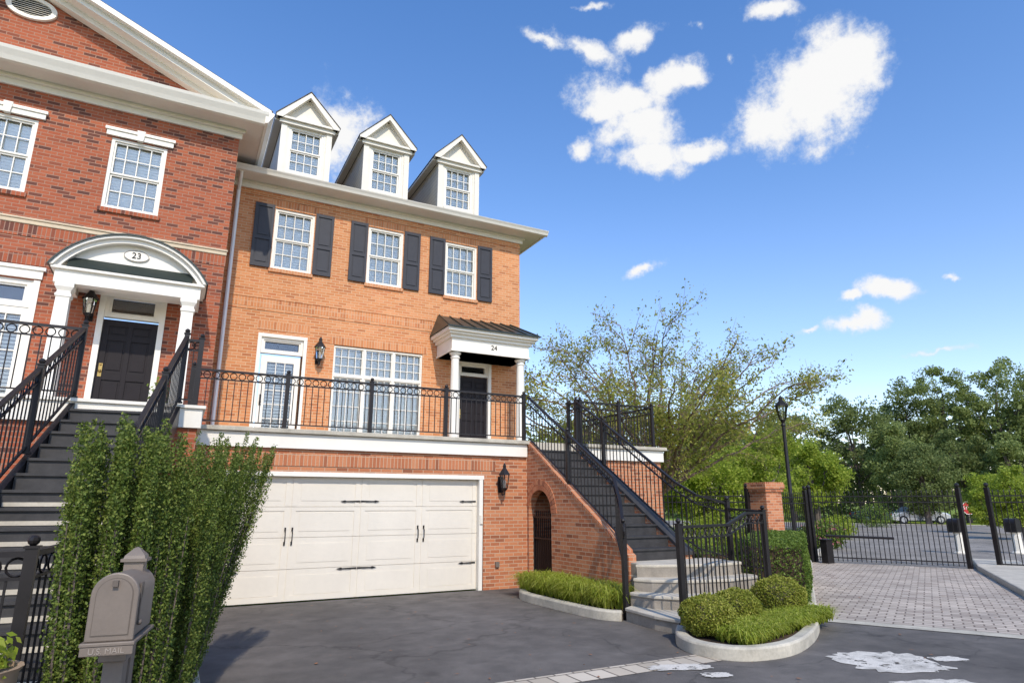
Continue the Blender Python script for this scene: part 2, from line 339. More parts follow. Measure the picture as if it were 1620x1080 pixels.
b=MB(); b.prism([(*sw(23,.85),-.02),(*sw(20.5,.85),-.02),(*sw(14.6,1.3),-.02),(*sw(14.2,1.6),-.02),(*sw(14.6,2.1),-.02),(*sw(23,1.9),-.02)],(0,0,.15)); skerb(b,'pavement','concrete','raised concrete island between the two gates',.03)
curbline([sw(21.3,-3.1),sw(25,-3.3),sw(29,-3.4),sw(31,-3.7),sw(32,-5),sw(33,-9),sw(34,-20)],.2,.14,'kerb','far kerb curving left beyond the gate')
curbline([sw(45.5,-45),sw(45.5,-8),sw(42,-4.9),sw(36,-4.3),sw(33.5,-5),sw(33.2,-9)],.25,.14,'kerb','kerb around the grass verge beyond the gate')
sheet('pavement',[sw(60.2,-60),sw(60.2,60),sw(62,60),sw(62,-60)],.01,'concrete','far pavement along the cross street')
sheet('pavement',[sw(23,2),sw(34,9),sw(34,10.5),sw(22,3.6)],.01,'concrete','pavement right of the street behind gate')
C=np.array([(random.uniform(1.5,13),random.uniform(4.5,11.6),.014) for k in range(190)])
V=leafverts(C,.05,.6); V[:,2]=.012+np.abs(V[:,2]-.014)*.25
tag(npmesh('fallen_leaves',V,4,'orn'),'scattered brown fallen leaves on the asphalt','leaves',kind='stuff')
# ================================================================= window / door helpers
def slats(g,x0,x1,Y,z0,z1,sp=.065):
    n=int((z1-z0)/sp)
    for k in range(n):
        z=z0+(k+.5)*(z1-z0)/n; g.beam((x0,Y,z),(x1,Y,z),sp*1.02,.006,(0,-6.0,1))
def window(par,x0,x1,z0,z1,Y,cols,rows,double=True,slat=True,sill=None,fw=.06,bar=.009,sf=.035):
    b=MB(); b.box(x0,x0+fw,Y+.02,Y+.14,z0,z1).box(x1-fw,x1,Y+.02,Y+.14,z0,z1).box(x0+fw,x1-fw,Y+.022,Y+.14,z1-fw,z1).box(x0+fw,x1-fw,Y+.022,Y+.14,z0,z0+fw)
    w=b.build('window','white',par)
    a0,a1,c0,c1=x0+fw,x1-fw,z0+fw,z1-fw
    b=MB(); zm=(c0+c1)/2
    halves=[(c0,zm,.025),(zm,c1,.0)] if double else [(c0,c1,0)]
    for (q0,q1,dy) in halves:
        b.box(a0,a0+sf,Y+.05+dy,Y+.09+dy,q0,q1).box(a1-sf,a1,Y+.05+dy,Y+.09+dy,q0,q1)
        b.box(a0+sf,a1-sf,Y+.052+dy,Y+.088+dy,q0,q0+sf).box(a0+sf,a1-sf,Y+.052+dy,Y+.088+dy,q1-sf,q1)
        for i in range(1,cols):
            x=a0+(a1-a0)*i/cols; b.box(x-bar,x+bar,Y+.06+dy,Y+.082+dy,q0+sf,q1-sf)
        for j in range(1,rows):
            z=q0+(q1-q0)*j/rows; b.box(a0+sf,a1-sf,Y+.063+dy,Y+.080+dy,z-bar,z+bar)
    b.build('sash_bars','white',w)
    g=MB(); g.box(a0,a1,Y+.118,Y+.121,c0,c1); g.build('pane','glass',w)
    if slat:
        g=MB(); slats(g,a0+.05,a1-.05,Y+.150,c0+.03,c1-.02)
        g.box(a0,a0+.05,Y+.13,Y+.17,c0,c1).box(a1-.05,a1,Y+.13,Y+.17,c0,c1).box((a0+a1)/2-.02,(a0+a1)/2+.02,Y+.125,Y+.149,c0,c1)
        g.build('inner_shutter','blind',w)
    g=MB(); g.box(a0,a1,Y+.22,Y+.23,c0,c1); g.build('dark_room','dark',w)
    if sill:
        g=MB(); g.box(x0-.04,x1+.04,Y-.045,Y+.02,z0-.085,z0-.001); g.build('sill',sill,w)
    return w
def paneldoor(par,x0,x1,z0,z1,Y,mat='doorblk',hx=None):
    b=MB(); b.box(x0,x1,Y+.03,Y+.06,z0,z1)
    W=x1-x0;H=z1-z0
    xs=[0,.13,.455,.545,.87,1]; zs=[0,.11,.42,.50,.80,.85,.94,1]
    for i in (0,2,4): b.box(x0+W*xs[i],x0+W*xs[i+1],Y+.008,Y+.03,z0,z1)
    for i in (0,2,4,6):
        for (p,q) in ((1,2),(3,4)): b.box(x0+W*xs[p],x0+W*xs[q],Y+.0085,Y+.03,z0+H*zs[i],z0+H*zs[i+1])
    for i in (1,3,5):
        for (p,q) in ((1,2),(3,4)): b.box(x0+W*xs[p]+.035,x0+W*xs[q]-.035,Y+.016,Y+.03,z0+H*zs[i]+.035,z0+H*zs[i+1]-.035)
    d=b.build('door',mat,par,bev=.003)
    hx=hx or x0+.07
    h=MB(); h.ball((hx,Y-.03,z0+1.0),.028).tube((hx,Y+.008,z0+1.0),(hx,Y-.03,z0+1.0),.012).box(hx-.03,hx+.03,Y+.0,Y+.008,z0+.9,z0+1.15).ball((hx,Y,z0+1.12),.02); h.build('door_handle','brass',d,True)
    return d
def casing(par,x0,x1,z0,z1,Y,w=.1,name='door_frame',mat='white'):
    b=MB(); b.box(x0-w,x0,Y-.03,Y+.06,z0,z1).box(x1,x1+w,Y-.03,Y+.06,z0,z1).box(x0-w,x1+w,Y-.034,Y+.06,z1,z1+w); return b.build(name,mat,par)
def lantern(x,Y,z,label,s=1.0):
    t=thing('wall_lantern',label,'lantern',(x,Y,z),)
    b=MB(); b.box(x-.05*s,x+.05*s,Y-.03,Y-.002,z-.1*s,z+.18*s); b.build('back_plate','iron',t)
    b=MB(); c=Vector((x,Y-.17*s,z)); b.path([(x,Y-.02,z+.05*s),(x,Y-.08*s,z-.14*s),(x,Y-.17*s,z-.13*s),(x,Y-.17*s,z-.06*s)],.012*s,.012*s); b.build('arm','iron',t)
    b=MB(); b.lathe([(.03*s,-.07*s),(.06*s,-.04*s),(.065*s,-.02*s)],c,6)
    for k in range(6):
        a=math.pi/3*k; b.tube(c+Vector((math.cos(a)*.062*s,math.sin(a)*.062*s,-.02*s)),c+Vector((math.cos(a)*.09*s,math.sin(a)*.09*s,.2*s)),.007*s,n=4)
    b.lathe([(.115*s,.2*s),(.1*s,.23*s),(.04*s,.31*s),(.03*s,.33*s),(.035*s,.36*s),(.01*s,.41*s)],c,6); b.build('cage','iron',t)
    b=MB(); b.lathe([(.058*s,-.018*s),(.084*s,.198*s)],c,6); b.build('lamp_glass','glass',t)
    b=MB(); b.lathe([(.022*s,-.018*s),(.022*s,.1*s),(.004*s,.13*s)],c,6); b.build('candle','white',t)
    return t
# ================================================================= HOUSE 24
Y24=15.5; FZ=2.94
H=thing('brick_townhouse','orange brick townhouse with three dormers, dark shutters and a wide cream garage door','house',(4.3,15.5,0))
wins=[(1.45,2.41),(3.79,4.75),(5.97,6.93)]
WZ=(7.17,8.76)
holes=[(a,b,*WZ) for a,b in wins]+[(1.42,2.38,FZ,5.52),(3.11,5.41,3.2,5.45),(6.44,7.36,FZ,5.42)]
b=MB(); b.wall(.42,8.32,Y24,Y24+.3,FZ-.3,9.32,holes); b.box(8.02,8.32,Y24+.3,27,0,9.32); b.prism([(8.02,15.8,9.32),(8.02,27,9.32),(8.02,21.3,12.1)],(.3,0,0)); b.build('wall','brick24',H)
for a,c in wins:
    b=MB(); b.box(a-.1,c+.1,Y24-.012,Y24+.02,8.765,8.975); b.build('soldier_course','sold24',H)
for x0,x1,z0,z1 in ((1.3,2.5,5.63,5.84),(3.0,5.52,5.46,5.68),(.42,8.33,6.16,6.38)):
    b=MB(); b.box(x0,x1,Y24-.010,Y24+.02,z0,z1); b.build('soldier_course','sold24',H)
b=MB(); b.box(.42,8.345,Y24-.022,Y24+.02,6.385,6.45).box(.42,8.335,Y24-.015,Y24+.02,6.09,6.155); b.box(.42,8.34,Y24-.02,Y24+.02,9.0,9.06); b.build('brick_band','brick24',H)
for a,c in wins:
    window(H,a,c,*WZ,Y24,4,2,sill='sold24')
    for x0,x1 in ((a-.47,a-.02),(c+.02,c+.47)):
        s=MB(); z0,z1=WZ[0]-.0,WZ[1]+.05; s.box(x0,x1,Y24-.03,Y24-.005,z0,z1)
        zm=z0+(z1-z0)*.45
        s.box(x0,x0+.06,Y24-.055,Y24-.03,z0,z1).box(x1-.06,x1,Y24-.055,Y24-.03,z0,z1)
        for q0,q1 in ((z0,z0+.09),(zm-.04,zm+.04),(z1-.08,z1)): s.box(x0+.06,x1-.06,Y24-.054,Y24-.03,q0,q1)
        for q0,q1 in ((z0+.09,zm-.04),(zm+.04,z1-.08)): s.box(x0+.1,x1-.1,Y24-.045,Y24-.03,q0+.04,q1-.04)
        s.build('window_shutter','shutter',H)
casing(H,1.42,2.38,FZ,5.46,Y24,.08)
window(H,1.42,2.38,5.08,5.46,Y24,1,1,False,False)
d=MB(); x0,x1,z0,z1=1.46,2.34,FZ,5.02
d.box(x0,x0+.14,Y24+.03,Y24+.08,z0,z1).box(x1-.14,x1,Y24+.03,Y24+.08,z0,z1).box(x0+.14,x1-.14,Y24+.032,Y24+.08,z0,z0+.28).box(x0+.14,x1-.14,Y24+.032,Y24+.08,z1-.15,z1)
for i in (1,2): d.box(x0+.14+(.6)*i/3-.01,x0+.14+.6*i/3+.01,Y24+.04,Y24+.06,z0+.28,z1-.15)
for j in range(1,5): z=z0+.28+1.65*j/5; d.box(x0+.14,x1-.14,Y24+.042,Y24+.058,z-.01,z+.01)
dd=d.build('door','white',H)
g=MB(); g.box(x0+.14,x1-.14,Y24+.062,Y24+.065,z0+.28,z1-.15); g.build('pane','glass',dd)
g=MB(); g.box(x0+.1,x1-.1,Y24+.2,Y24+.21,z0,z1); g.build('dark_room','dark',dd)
g=MB()
for k in range(22): z=z0+.32+k*.074; g.beam((x0+.16,Y24+.11,z),(x1-.16,Y24+.11,z),.058,.007,(0,-2.2,1))
g.build('inner_shutter','blind',dd)
g=MB(); g.box(x0+.04,x0+.08,Y24+.01,Y24+.03,z0+.9,z0+1.15).ball((x0+.06,Y24-.03,z0+.97),.025); g.build('door_handle','iron',dd)
bx=[3.11,3.88,4.64,5.41]
for i in range(3):
    window(H,bx[i]+.002,bx[i+1]-.002,4.70,5.43,Y24,4,3,False,True,fw=.03,sf=.022,bar=.008)
    window(H,bx[i]+.002,bx[i+1]-.002,3.2,4.698,Y24,4,4,False,True,fw=.03,sf=.03,bar=.008)
casing(H,6.48,7.32,FZ,5.36,Y24,.09)
paneldoor(H,6.44,7.36,FZ,4.97,Y24+.05)
window(H,6.46,7.34,5.0,5.36,Y24,1,1,False,False)
b=MB(); b.box(.42,8.87,15.0,15.52,9.32,9.36).box(8.3,8.87,15.52,27.5,9.32,9.36); b.build('soffit','white',H)
b=MB(); b.box(.42,8.4,Y24-.05,Y24-.001,9.14,9.318).box(.42,8.45,Y24-.09,Y24-.05,9.25,9.317).box(8.322,8.38,15.5,27,9.14,9.317); b.build('frieze','white',H)
b=MB()
pr=[(15.0,9.30),(14.93,9.32),(14.90,9.38),(14.87,9.42),(14.86,9.44),(14.89,9.44),(15.0,9.41)]
b.prism([(.42,y,z) for y,z in pr],(8.55,0,0)); pr2=[(8.87,9.30),(8.94,9.32),(8.97,9.38),(9.0,9.42),(9.01,9.44),(8.98,9.44),(8.87,9.41)]
b.prism([(x,15.0,z) for x,z in pr2],(0,12.5,0)); b.build('gutter','white',H)
b=MB(); b.path([(.56,15.0,9.3),(.56,15.40,9.0),(.58,15.40,3.0)],.045,.045,8); b.build('downspout','blind',H,True)
b=MB(); b.add([(.42,14.95,9.42),(9.0,14.95,9.42),(9.0,21.0,12.44),(.42,21.0,12.44),(9.0,27.1,9.42),(.42,27.1,9.42),(.42,14.95,9.39),(9.0,14.95,9.39),(9.0,21,12.39),(9.0,27.1,9.39)],
  [(0,1,2,3),(3,2,4,5),(6,7,1,0),(7,8,2,1),(8,9,4,2)]); b.build('roof','shingle',H)
for cx in (2.08,4.28,6.5):
    hw=.64; f=15.95; bk=19.3
    b=MB(); b.wall(cx-hw,cx+hw,f,f+.1,9.85,11.46,[(cx-.45,cx+.45,10.06,11.38)])
    D=b.build('dormer','cream',H)
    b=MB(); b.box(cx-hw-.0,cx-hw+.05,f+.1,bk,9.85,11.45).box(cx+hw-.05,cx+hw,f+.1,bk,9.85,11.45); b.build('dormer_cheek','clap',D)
    b=MB()
    for sx in (-1,1):
        xa=cx+sx*(hw+.02); xb=cx+sx*(hw-.13)
        b.box(min(xa,xb),max(xa,xb),f-.03,f-.002,9.85,11.40)
    b.box(cx-hw-.08,cx+hw+.08,f-.09,f-.001,11.40,11.50).box(cx-hw-.14,cx+hw+.14,f-.16,f-.001,11.50,11.56)
    b.box(cx-.47,cx+.47,f-.035,f-.002,9.97,10.05)
    b.build('dormer_trim','cream',D)
    b=MB(); b.prism([(cx-hw-.02,f+.02,11.56),(cx+hw+.02,f+.02,11.56),(cx,f+.02,12.28)],(0,.05,0)); b.build('dormer_gable','cream',D)
    window(H,cx-.45,cx+.45,10.06,11.38,f,4,2,True,True)
    b=MB()
    for sx in (-1,1):
        p0=(cx+sx*(hw+.18),11.50); p1=(cx,12.40)
        b.prism([(p0[0],f-.18,p0[1]),(p0[0],f-.18,p0[1]+.07),(p1[0],f-.18,p1[1]+.02),(p1[0],f-.18,p1[1]-.13),(cx+sx*(hw+.02),f-.18,11.50)],(0,.14,0))
        b.beam((cx+sx*(hw-.02),f-.0,11.60),(cx+sx*.02,f-.0,12.24),.05,.07)
    b.build('rake_board','cream',D)
    b=MB()
    for sx in (-1,1):
        a=Vector((cx+sx*(hw+.20),f-.20,11.55)); c_=Vector((cx,f-.20,12.43)); dn=Vector((0,0,.022))
        b.add([a,c_,c_+dn,a+dn]+[Vector((p.x,20.7,p.z)) for p in (a,c_,c_+dn,a+dn)],[(0,1,2,3),(7,6,5,4),(0,4,5,1),(1,5,6,2),(2,6,7,3),(3,7,4,0)])
    b.build('dormer_roof','shingle',D)
    b=MB()
    for sx in (-1,1):
        x=cx+sx*(hw+.1); b.box(x-.09,x+.09,f+.0,bk+.1,11.47,11.53)
    b.build('dormer_soffit','cream',D)
b=MB(); b.box(5.80,8.02,14.42,15.49,5.37,5.72).box(5.74,8.08,14.36,15.49,5.72,5.80).box(5.68,8.14,14.28,15.49,5.80,5.86).box(5.62,8.2,14.2,15.49,5.86,5.95).box(5.78,8.04,14.40,15.488,5.37,5.42)
P24=b.build('portico','white',H,bev=.006)
for x in (5.97,7.85):
    b=MB(); c=(x,14.6,0); b.lathe([(.16,FZ),(.16,FZ+.12),(.125,FZ+.15),(.115,4.0),(.10,5.2),(.12,5.22),(.12,5.25),(.10,5.27),(.10,5.29),(.15,5.33),(.15,5.368)],c,16); b.build('column','white',P24,True)
b=MB(); z0,z1=5.955,6.58
q=[(5.58,14.16,z0),(8.24,14.16,z0),(8.24,15.49,z0),(5.58,15.49,z0),(5.80,15.49,z1),(8.02,15.49,z1)]
b.add(q,[(0,1,5,4),(1,2,5),(0,4,3),(0,3,2,1)])
for k in range(8):
    x=5.62+2.58*k/7; xt=5.83+2.16*k/7; b.beam((x,14.17,z0+.015),(xt,15.48,z1+.015),.02,.035)
b.box(5.57,8.25,14.14,14.16,5.93,5.965); b.build('portico_roof','metalroof',P24)
text('24',.18,(6.98,14.412,5.56),(R(90),0,0),'dark',P24,'house_number')
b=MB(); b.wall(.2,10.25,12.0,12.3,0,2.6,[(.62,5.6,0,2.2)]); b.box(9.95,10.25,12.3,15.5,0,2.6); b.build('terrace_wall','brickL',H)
b=MB(); b.box(.45,5.85,11.985,12.01,2.30,2.52); b.build('brick_lintel','soldL',H)
b=MB(); b.box(.2,8.02,12.0,15.5,2.62,2.935).box(8.02,10.25,12.0,15.5,2.62,2.935); b.build('terrace_floor','concrete',H)
b=MB(); b.box(.2,6.58,11.93,11.998,2.60,2.86).box(8.06,10.3,11.93,11.998,2.60,2.86).box(10.252,10.31,12.0,15.5,2.6,2.85); b.build('terrace_fascia','white',H,bev=.006)
b=MB(); b.box(.2,6.60,11.86,11.997,2.865,2.94).box(8.06,10.36,11.86,11.997,2.865,2.94); b.build('terrace_edge','curb',H,bev=.008)
b=MB(); b.box(.64,.72,11.995,12.2,0,2.12).box(5.5,5.58,11.995,12.2,0,2.12).box(.62,5.60,11.99,12.2,2.12,2.20); b.build('garage_frame','white',H)
b=MB(); gx0,gx1,gz0,gz1=.72,5.5,.015,2.12; b.box(gx0,gx1,12.14,12.18,gz0,gz1)
rows=4; rh=(gz1-gz0)/rows
for r in range(rows):
    za=gz0+r*rh+.004; zb=gz0+(r+1)*rh-.004
    b.box(gx0,gx1,12.125,12.14,za,zb)
    bnd=[gx0,1.87,3.11,4.31,gx1]
    for i in range(4):
        xa,xb=bnd[i],bnd[i+1]
        b.box(xa+.02,xa+.10,12.113,12.125,za,zb).box(xb-.10,xb-.02,12.113,12.125,za,zb)
        if r in (0,): b.box(xa+.10,xb-.10,12.1135,12.125,za,za+.09)
        if r in (3,): b.box(xa+.10,xb-.10,12.1135,12.125,zb-.09,zb)
        if r==2: b.box(xa+.10,xb-.10,12.1135,12.125,zb-.07,zb)
        b.box(xa+.17,xb-.17,12.119,12.125,za+.10,zb-.10)
GD=b.build('garage_door','garage',H)
for z in (gz1-rh*.82,gz0+rh*.95):
    for x,dx in ((gx0+.03,1),(gx1-.03,-1),(3.105,-1),(3.115,1)):
        b=MB(); L=.36; s_=dx; pts=[(x,12.108,z-.015),(x+s_*L*.7,12.108,z-.008),(x+s_*L*.78,12.108,z-.02),(x+s_*L,12.108,z),(x+s_*L*.78,12.108,z+.02),(x+s_*L*.7,12.108,z+.008),(x,12.108,z+.015)]
        b.prism(pts,(0,-.008,0)); b.build('strap_hinge','iron',GD)
for x in (1.81,1.93,4.25,4.37):
    b=MB(); b.path([(x,12.10,.98),(x,12.06,1.02),(x,12.06,1.16),(x,12.10,1.20)],.009,.009); b.box(x-.014,x+.014,12.095,12.112,.94,1.0).box(x-.014,x+.014,12.095,12.112,1.18,1.24); b.build('door_handle','iron',GD)
b=MB(); b.box(5.86,5.94,11.95,11.998,.42,.52); b.build('outlet_box','taupe',H)
b=MB(); b.box(5.51,5.57,11.965,11.992,1.25,1.42); b.build('keypad','cream',H)
lantern(5.97,11.995,1.98,'black wall lantern on the brick right of the garage door',1.15)
p=onY(503,562,Y24); lantern(p.x,Y24,p.z-.1,'black wall lantern between terrace door and large window',1.25)
# ================================================================= RAILINGS
def rail(t,p0,p1,h=1.0,post0=True,post1=True,rings=True,gap=.115):
    p0=Vector(p0);p1=Vector(p1);d=p1-p0; L=math.hypot(d.x,d.y); hd=Vector((d.x,d.y,0)).normalized(); up=Vector((0,0,1)); dd=d.normalized()
    b=MB(); b.beam(p0+up*(h-.015),p1+up*(h-.015),.05,.035); b.build('handrail','iron',t)
    b=MB(); b.beam(p0+up*(h-.165),p1+up*(h-.165),.03,.02)
    if rings:
        n=max(2,int(L/.135))
        for k in range(n):
            c=p0+d*((k+.5)/n)+up*(h-.096); b.torus(c,dd,Vector((0,0,1)),.056,.008,12,4)
    b.build('ring_band','iron',t)
    b=MB(); b.beam(p0+up*.09,p1+up*.09,.03,.02); n=max(2,int(round(L/gap)))
    for k in range(1,n):
        q=p0+d*(k/n); b.box(q.x-.007,q.x+.007,q.y-.007,q.y+.007,q.z+.09,q.z+h-.165)
    b.build('picket_panel','iron',t)
    for fl,p in ((post0,p0),(post1,p1)):
        if fl:
            b=MB(); b.box(p.x-.034,p.x+.034,p.y-.034,p.y+.034,p.z,p.z+h+.02).box(p.x-.044,p.x+.044,p.y-.044,p.y+.044,p.z+h+.02,p.z+h+.035).box(p.x-.05,p.x+.05,p.y-.05,p.y+.05,p.z,p.z+.02)
            b.ball((p.x,p.y,p.z+h+.068),.036); b.build('post','iron',t)
t=thing('iron_railing','long black iron railing along the front edge of the orange brick house terrace','railing',(3.2,12.03,FZ))
xs=[.07,1.63,3.19,4.74,6.55]
for i in range(4): rail(t,(xs[i],12.03,FZ),(xs[i+1],12.03,FZ),.98,i==0,True)
t=thing('iron_railing','black iron railing on the short terrace section right of the stairs','railing',(9.1,12.1,FZ))
rail(t,(8.06,12.6,FZ),(8.06,12.1,FZ),.99,True,True); rail(t,(8.06,12.1,FZ),(9.15,12.1,FZ),.99,False,True); rail(t,(9.15,12.1,FZ),(10.15,12.1,FZ),.99,False,True); rail(t,(10.15,12.1,FZ),(10.15,15.4,FZ),.99,False,True)
# ================================================================= STAIRS 24
S=thing('brick_staircase','brick sided staircase with dark treads and arched opening beside the driveway','stairs',(7.3,10.5,0))
rise=FZ/16
def zt(Y): return FZ-(12.1-Y)*rise/.30
for k in range(11):
    y1=12.0 if k==0 else 12.1-.30*k; y0=12.1-.30*(k+1); z=FZ-rise*(k+1)
    b=MB(); b.box(6.752,7.848,y0,y1,z-rise*1.6,z-.03); b.box(6.752,7.848,y0-.03,y1,z-.03,z); b.build('step','tread',S)
ac=11.47; ar=.45
arc=[(ac+ar*math.cos(a),1.46+ar*math.sin(a)) for a in [math.pi*(i/14) for i in range(15)]]
prof=[(11.998,0),(11.998,FZ-.06),(11.98,FZ-.02),(8.75,zt(8.75)+.02),(8.62,zt(8.75)-.05),(8.62,0),(ac-ar,0)]+[(y,z) for y,z in reversed(arc)]+[(ac+ar,0)]
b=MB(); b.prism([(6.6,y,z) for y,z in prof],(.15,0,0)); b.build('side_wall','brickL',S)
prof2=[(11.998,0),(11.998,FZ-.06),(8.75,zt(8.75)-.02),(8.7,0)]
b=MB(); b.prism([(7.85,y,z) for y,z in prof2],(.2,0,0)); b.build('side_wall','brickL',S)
b=MB(); b.prism([(6.58,11.99,FZ-.05),(6.58,11.99,FZ+.01),(6.58,8.70,zt(8.70)+.06),(6.58,8.70,zt(8.70)+.0)],(.17,0,0)); b.build('coping','soldL',S)
b=MB(); b.prism([(7.84,11.99,FZ-.08),(7.84,11.99,FZ-.02),(7.84,8.70,zt(8.70)+.0),(7.84,8.70,zt(8.70)-.06)],(.23,0,0)); b.build('coping','tread',S)
b=MB(); nb=21
for ring,(r0,r1) in enumerate(((ar+.005,ar+.10),(ar+.11,ar+.21))):
    for k in range(nb):
        a0=math.pi*(k+.06)/nb; a1=math.pi*(k+.94)/nb
        pts=[(6.588,ac+r*math.cos(a),1.46+r*math.sin(a)) for r,a in ((r0,a0),(r1,a0),(r1,a1),(r0,a1))]
        if max(p[1] for p in pts)>12.0: continue
        b.prism(pts,(.03,0,0))
b.build('arch_ring','arch_brick',S)
b=MB(); y_a,y_b=ac-ar+.01,ac+ar-.01
b.box(6.70,6.74,y_a,y_a+.03,0.03,1.4).box(6.70,6.74,y_b-.03,y_b,.03,1.4).box(6.7,6.74,y_a+.03,y_b-.03,1.36,1.4).box(6.7,6.74,y_a+.03,y_b-.03,.03,.08).box(6.7,6.74,y_a+.03,y_b-.03,.95,.98)
for k in range(10): y=y_a+.07+.078*k; b.box(6.712,6.728,y,y+.014,.08,1.5)
b.box(6.745,6.755,y_a+.03,y_b-.03,.03,1.0)
b.build('metal_gate','iron',S)
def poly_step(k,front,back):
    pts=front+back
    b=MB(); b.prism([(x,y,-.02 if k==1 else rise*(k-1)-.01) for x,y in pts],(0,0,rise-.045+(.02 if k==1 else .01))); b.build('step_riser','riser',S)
    cx=7.3;cy=8.2
    fr=[(x+(x-cx)*.02,y+(y-cy)*.035) for x,y in front]
    b=MB(); b.prism([(x,y,rise*k-.045) for x,y in fr+back],(0,0,.045)); b.build('landing_step','concrete',S,bev=.01)
poly_step(1,[(6.04,8.0),(5.98,7.3),(6.06,6.82)],[(8.42,7.5),(8.42,8.79),(6.62,8.79),(6.62,8.35)])
poly_step(2,[(6.22,8.12),(6.32,7.7),(6.66,7.3),(7.3,7.2)],[(8.41,7.53),(8.41,8.785),(6.625,8.785),(6.625,8.35)])
poly_step(3,[(6.36,8.2),(6.5,7.95),(6.95,7.62),(7.6,7.5),(8.3,7.6)],[(8.40,7.7),(8.40,8.78),(6.63,8.78),(6.63,8.36)])
poly_step(4,[(6.5,8.3),(6.72,8.15),(7.2,7.95),(7.8,7.85),(8.3,7.9)],[(8.39,8.0),(8.39,8.775),(6.635,8.775),(6.635,8.4)])
t=thing('iron_railing','black iron stair railing on the arch wall side of the brick staircase','railing',(6.68,10.3,1.5))
r0=lambda y: (6.68,y,zt(y)+.04)
rail(t,(6.66,12.03,FZ),r0(10.5),.98,False,True); rail(t,r0(10.5),r0(9.05),.98,False,False); rail(t,r0(9.05),(6.42,8.55,.72),.98,False,False); rail(t,(6.42,8.55,.72),(6.12,8.1,.36),.98,False,False)
b=MB(); b.box(6.086,6.154,8.066,8.134,.0,1.36); b.ball((6.12,8.1,1.40),.038); b.build('post','iron',t)
def scroll(t,c,u,r=.11):
    c=Vector(c);u=Vector(u).normalized(); b=MB(); pts=[]
    for i in range(15):
        a=math.pi/2-i*.33; q=r*(1-i*.045); pts.append(c+u*q*math.cos(a)+Vector((0,0,1))*q*math.sin(a))
    b.path(pts,.02,.014,6); b.build('handrail_scroll','iron',t)
scroll(t,(6.09,8.05,1.225),(-.55,-.8,0))
t=thing('iron_railing','black iron stair railing on the far side of the brick staircase down to the boxwoods','railing',(7.95,10.3,1.5))
r1=lambda y: (7.96,y,zt(y)+.03)
rail(t,(7.96,12.12,FZ),r1(11.1),.99,True,True); rail(t,r1(11.1),r1(8.95),.99,False,False); rail(t,r1(8.95),(8.05,8.55,.82),.99,False,False); rail(t,(8.05,8.55,.82),(8.36,8.15,.68),.99,False,True)
rail(t,(8.36,8.15,.60),(8.46,7.5,.56),.98,False,False)
rail(t,(8.46,7.5,.3),(7.9,7.34,.3),1.22,True,False); rail(t,(7.9,7.34,.30),(7.35,7.19,.14),1.22,False,False); rail(t,(7.35,7.19,.14),(6.02,6.76,.14),1.22,False,True)
# ================================================================= HOUSE 23
Y23=13.8; F3=3.05
H3=thing('brick_townhouse','dark red brick townhouse with white cornice, pediment and arched portico on the left','house',(-3.6,13.8,0))
w3=[(-1.92,-.93),(-4.12,-3.13),(-6.3,-5.31)]
holes=[(a,c,7.28,8.82) for a,c in w3]+[(-1.6,-.6,F3,5.62),(-4.0,-2.72,F3,5.62),(-6.4,-5.2,3.6,5.62)]
b=MB(); b.wall(-7.6,.4,Y23,Y23+.3,0,9.62,holes); b.box(.1,.4,Y23+.3,26,0,9.62); b.prism([(-7.6,Y23,9.95),(.4,Y23,9.95),(-3.6,Y23,11.72)],(0,.3,0)); b.build('wall','brick23',H3)
b=MB(); b.box(-7.6,.415,Y23-.03,Y23+.01,6.68,6.76).box(-7.6,.43,Y23-.05,Y23-.0,6.76,6.80); b.build('stone_band','stone',H3,bev=.01)
b=MB(); b.box(-7.6,.412,Y23-.012,Y23+.01,6.44,6.675); b.build('soldier_course','sold23',H3)
b=MB(); b.box(-4.1,-2.6,Y23-.012,Y23+.01,5.9,6.1); b.build('soldier_course','sold23',H3)
for a,c in w3:
    m_=(a+c)/2; b=MB()
    b.box(a-.1,c+.1,Y23-.05,Y23-.001,8.84,8.95).box(a-.13,c+.13,Y23-.075,Y23-.001,8.95,9.01)
    b.prism([(m_-.05,Y23-.09,8.82),(m_+.05,Y23-.09,8.82),(m_+.075,Y23-.09,9.04),(m_-.075,Y23-.09,9.04)],(0,.089,0)); b.build('lintel','white',H3)
b=MB(); b.box(-4.12,-2.6,Y23-.05,Y23-.001,5.64,5.8).box(-4.16,-2.56,Y23-.08,Y23-.001,5.8,5.86); b.build('lintel','white',H3)
for a,c in w3: window(H3,a,c,7.28,8.82,Y23,4,2,sill='sold23')
window(H3,-4.0,-2.72,5.1,5.62,Y23,1,1,False,False,fw=.09)
d=MB()
for xa in (-4.0,-3.36):
    xb=xa+.64; d.box(xa,xa+.1,Y23+.03,Y23+.08,F3,5.09).box(xb-.1,xb,Y23+.03,Y23+.08,F3,5.09).box(xa+.1,xb-.1,Y23+.032,Y23+.08,F3,F3+.25).box(xa+.1,xb-.1,Y23+.032,Y23+.08,4.96,5.09)
    for j in range(1,5): z=F3+.25+1.66*j/5; d.box(xa+.1,xb-.1,Y23+.042,Y23+.058,z-.01,z+.01)
    d.box(xa+.31,xa+.33,Y23+.04,Y23+.06,F3+.25,4.96)
d.box(-2.72,-2.62,Y23-.02,Y23+.04,F3,5.62)
fd=d.build('door','white',H3)
g=MB(); g.box(-3.9,-2.8,Y23+.085,Y23+.088,F3+.2,5.0); g.build('pane','glass',fd)
g=MB()
for k in range(24): z=F3+.28+k*.07; g.beam((-3.9,Y23+.13,z),(-2.82,Y23+.13,z),.056,.007,(0,-2.2,1))
g.build('inner_shutter','blind',fd)
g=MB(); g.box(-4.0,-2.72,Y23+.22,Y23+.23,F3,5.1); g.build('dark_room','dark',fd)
window(H3,-6.4,-5.2,3.6,5.62,Y23,4,3)
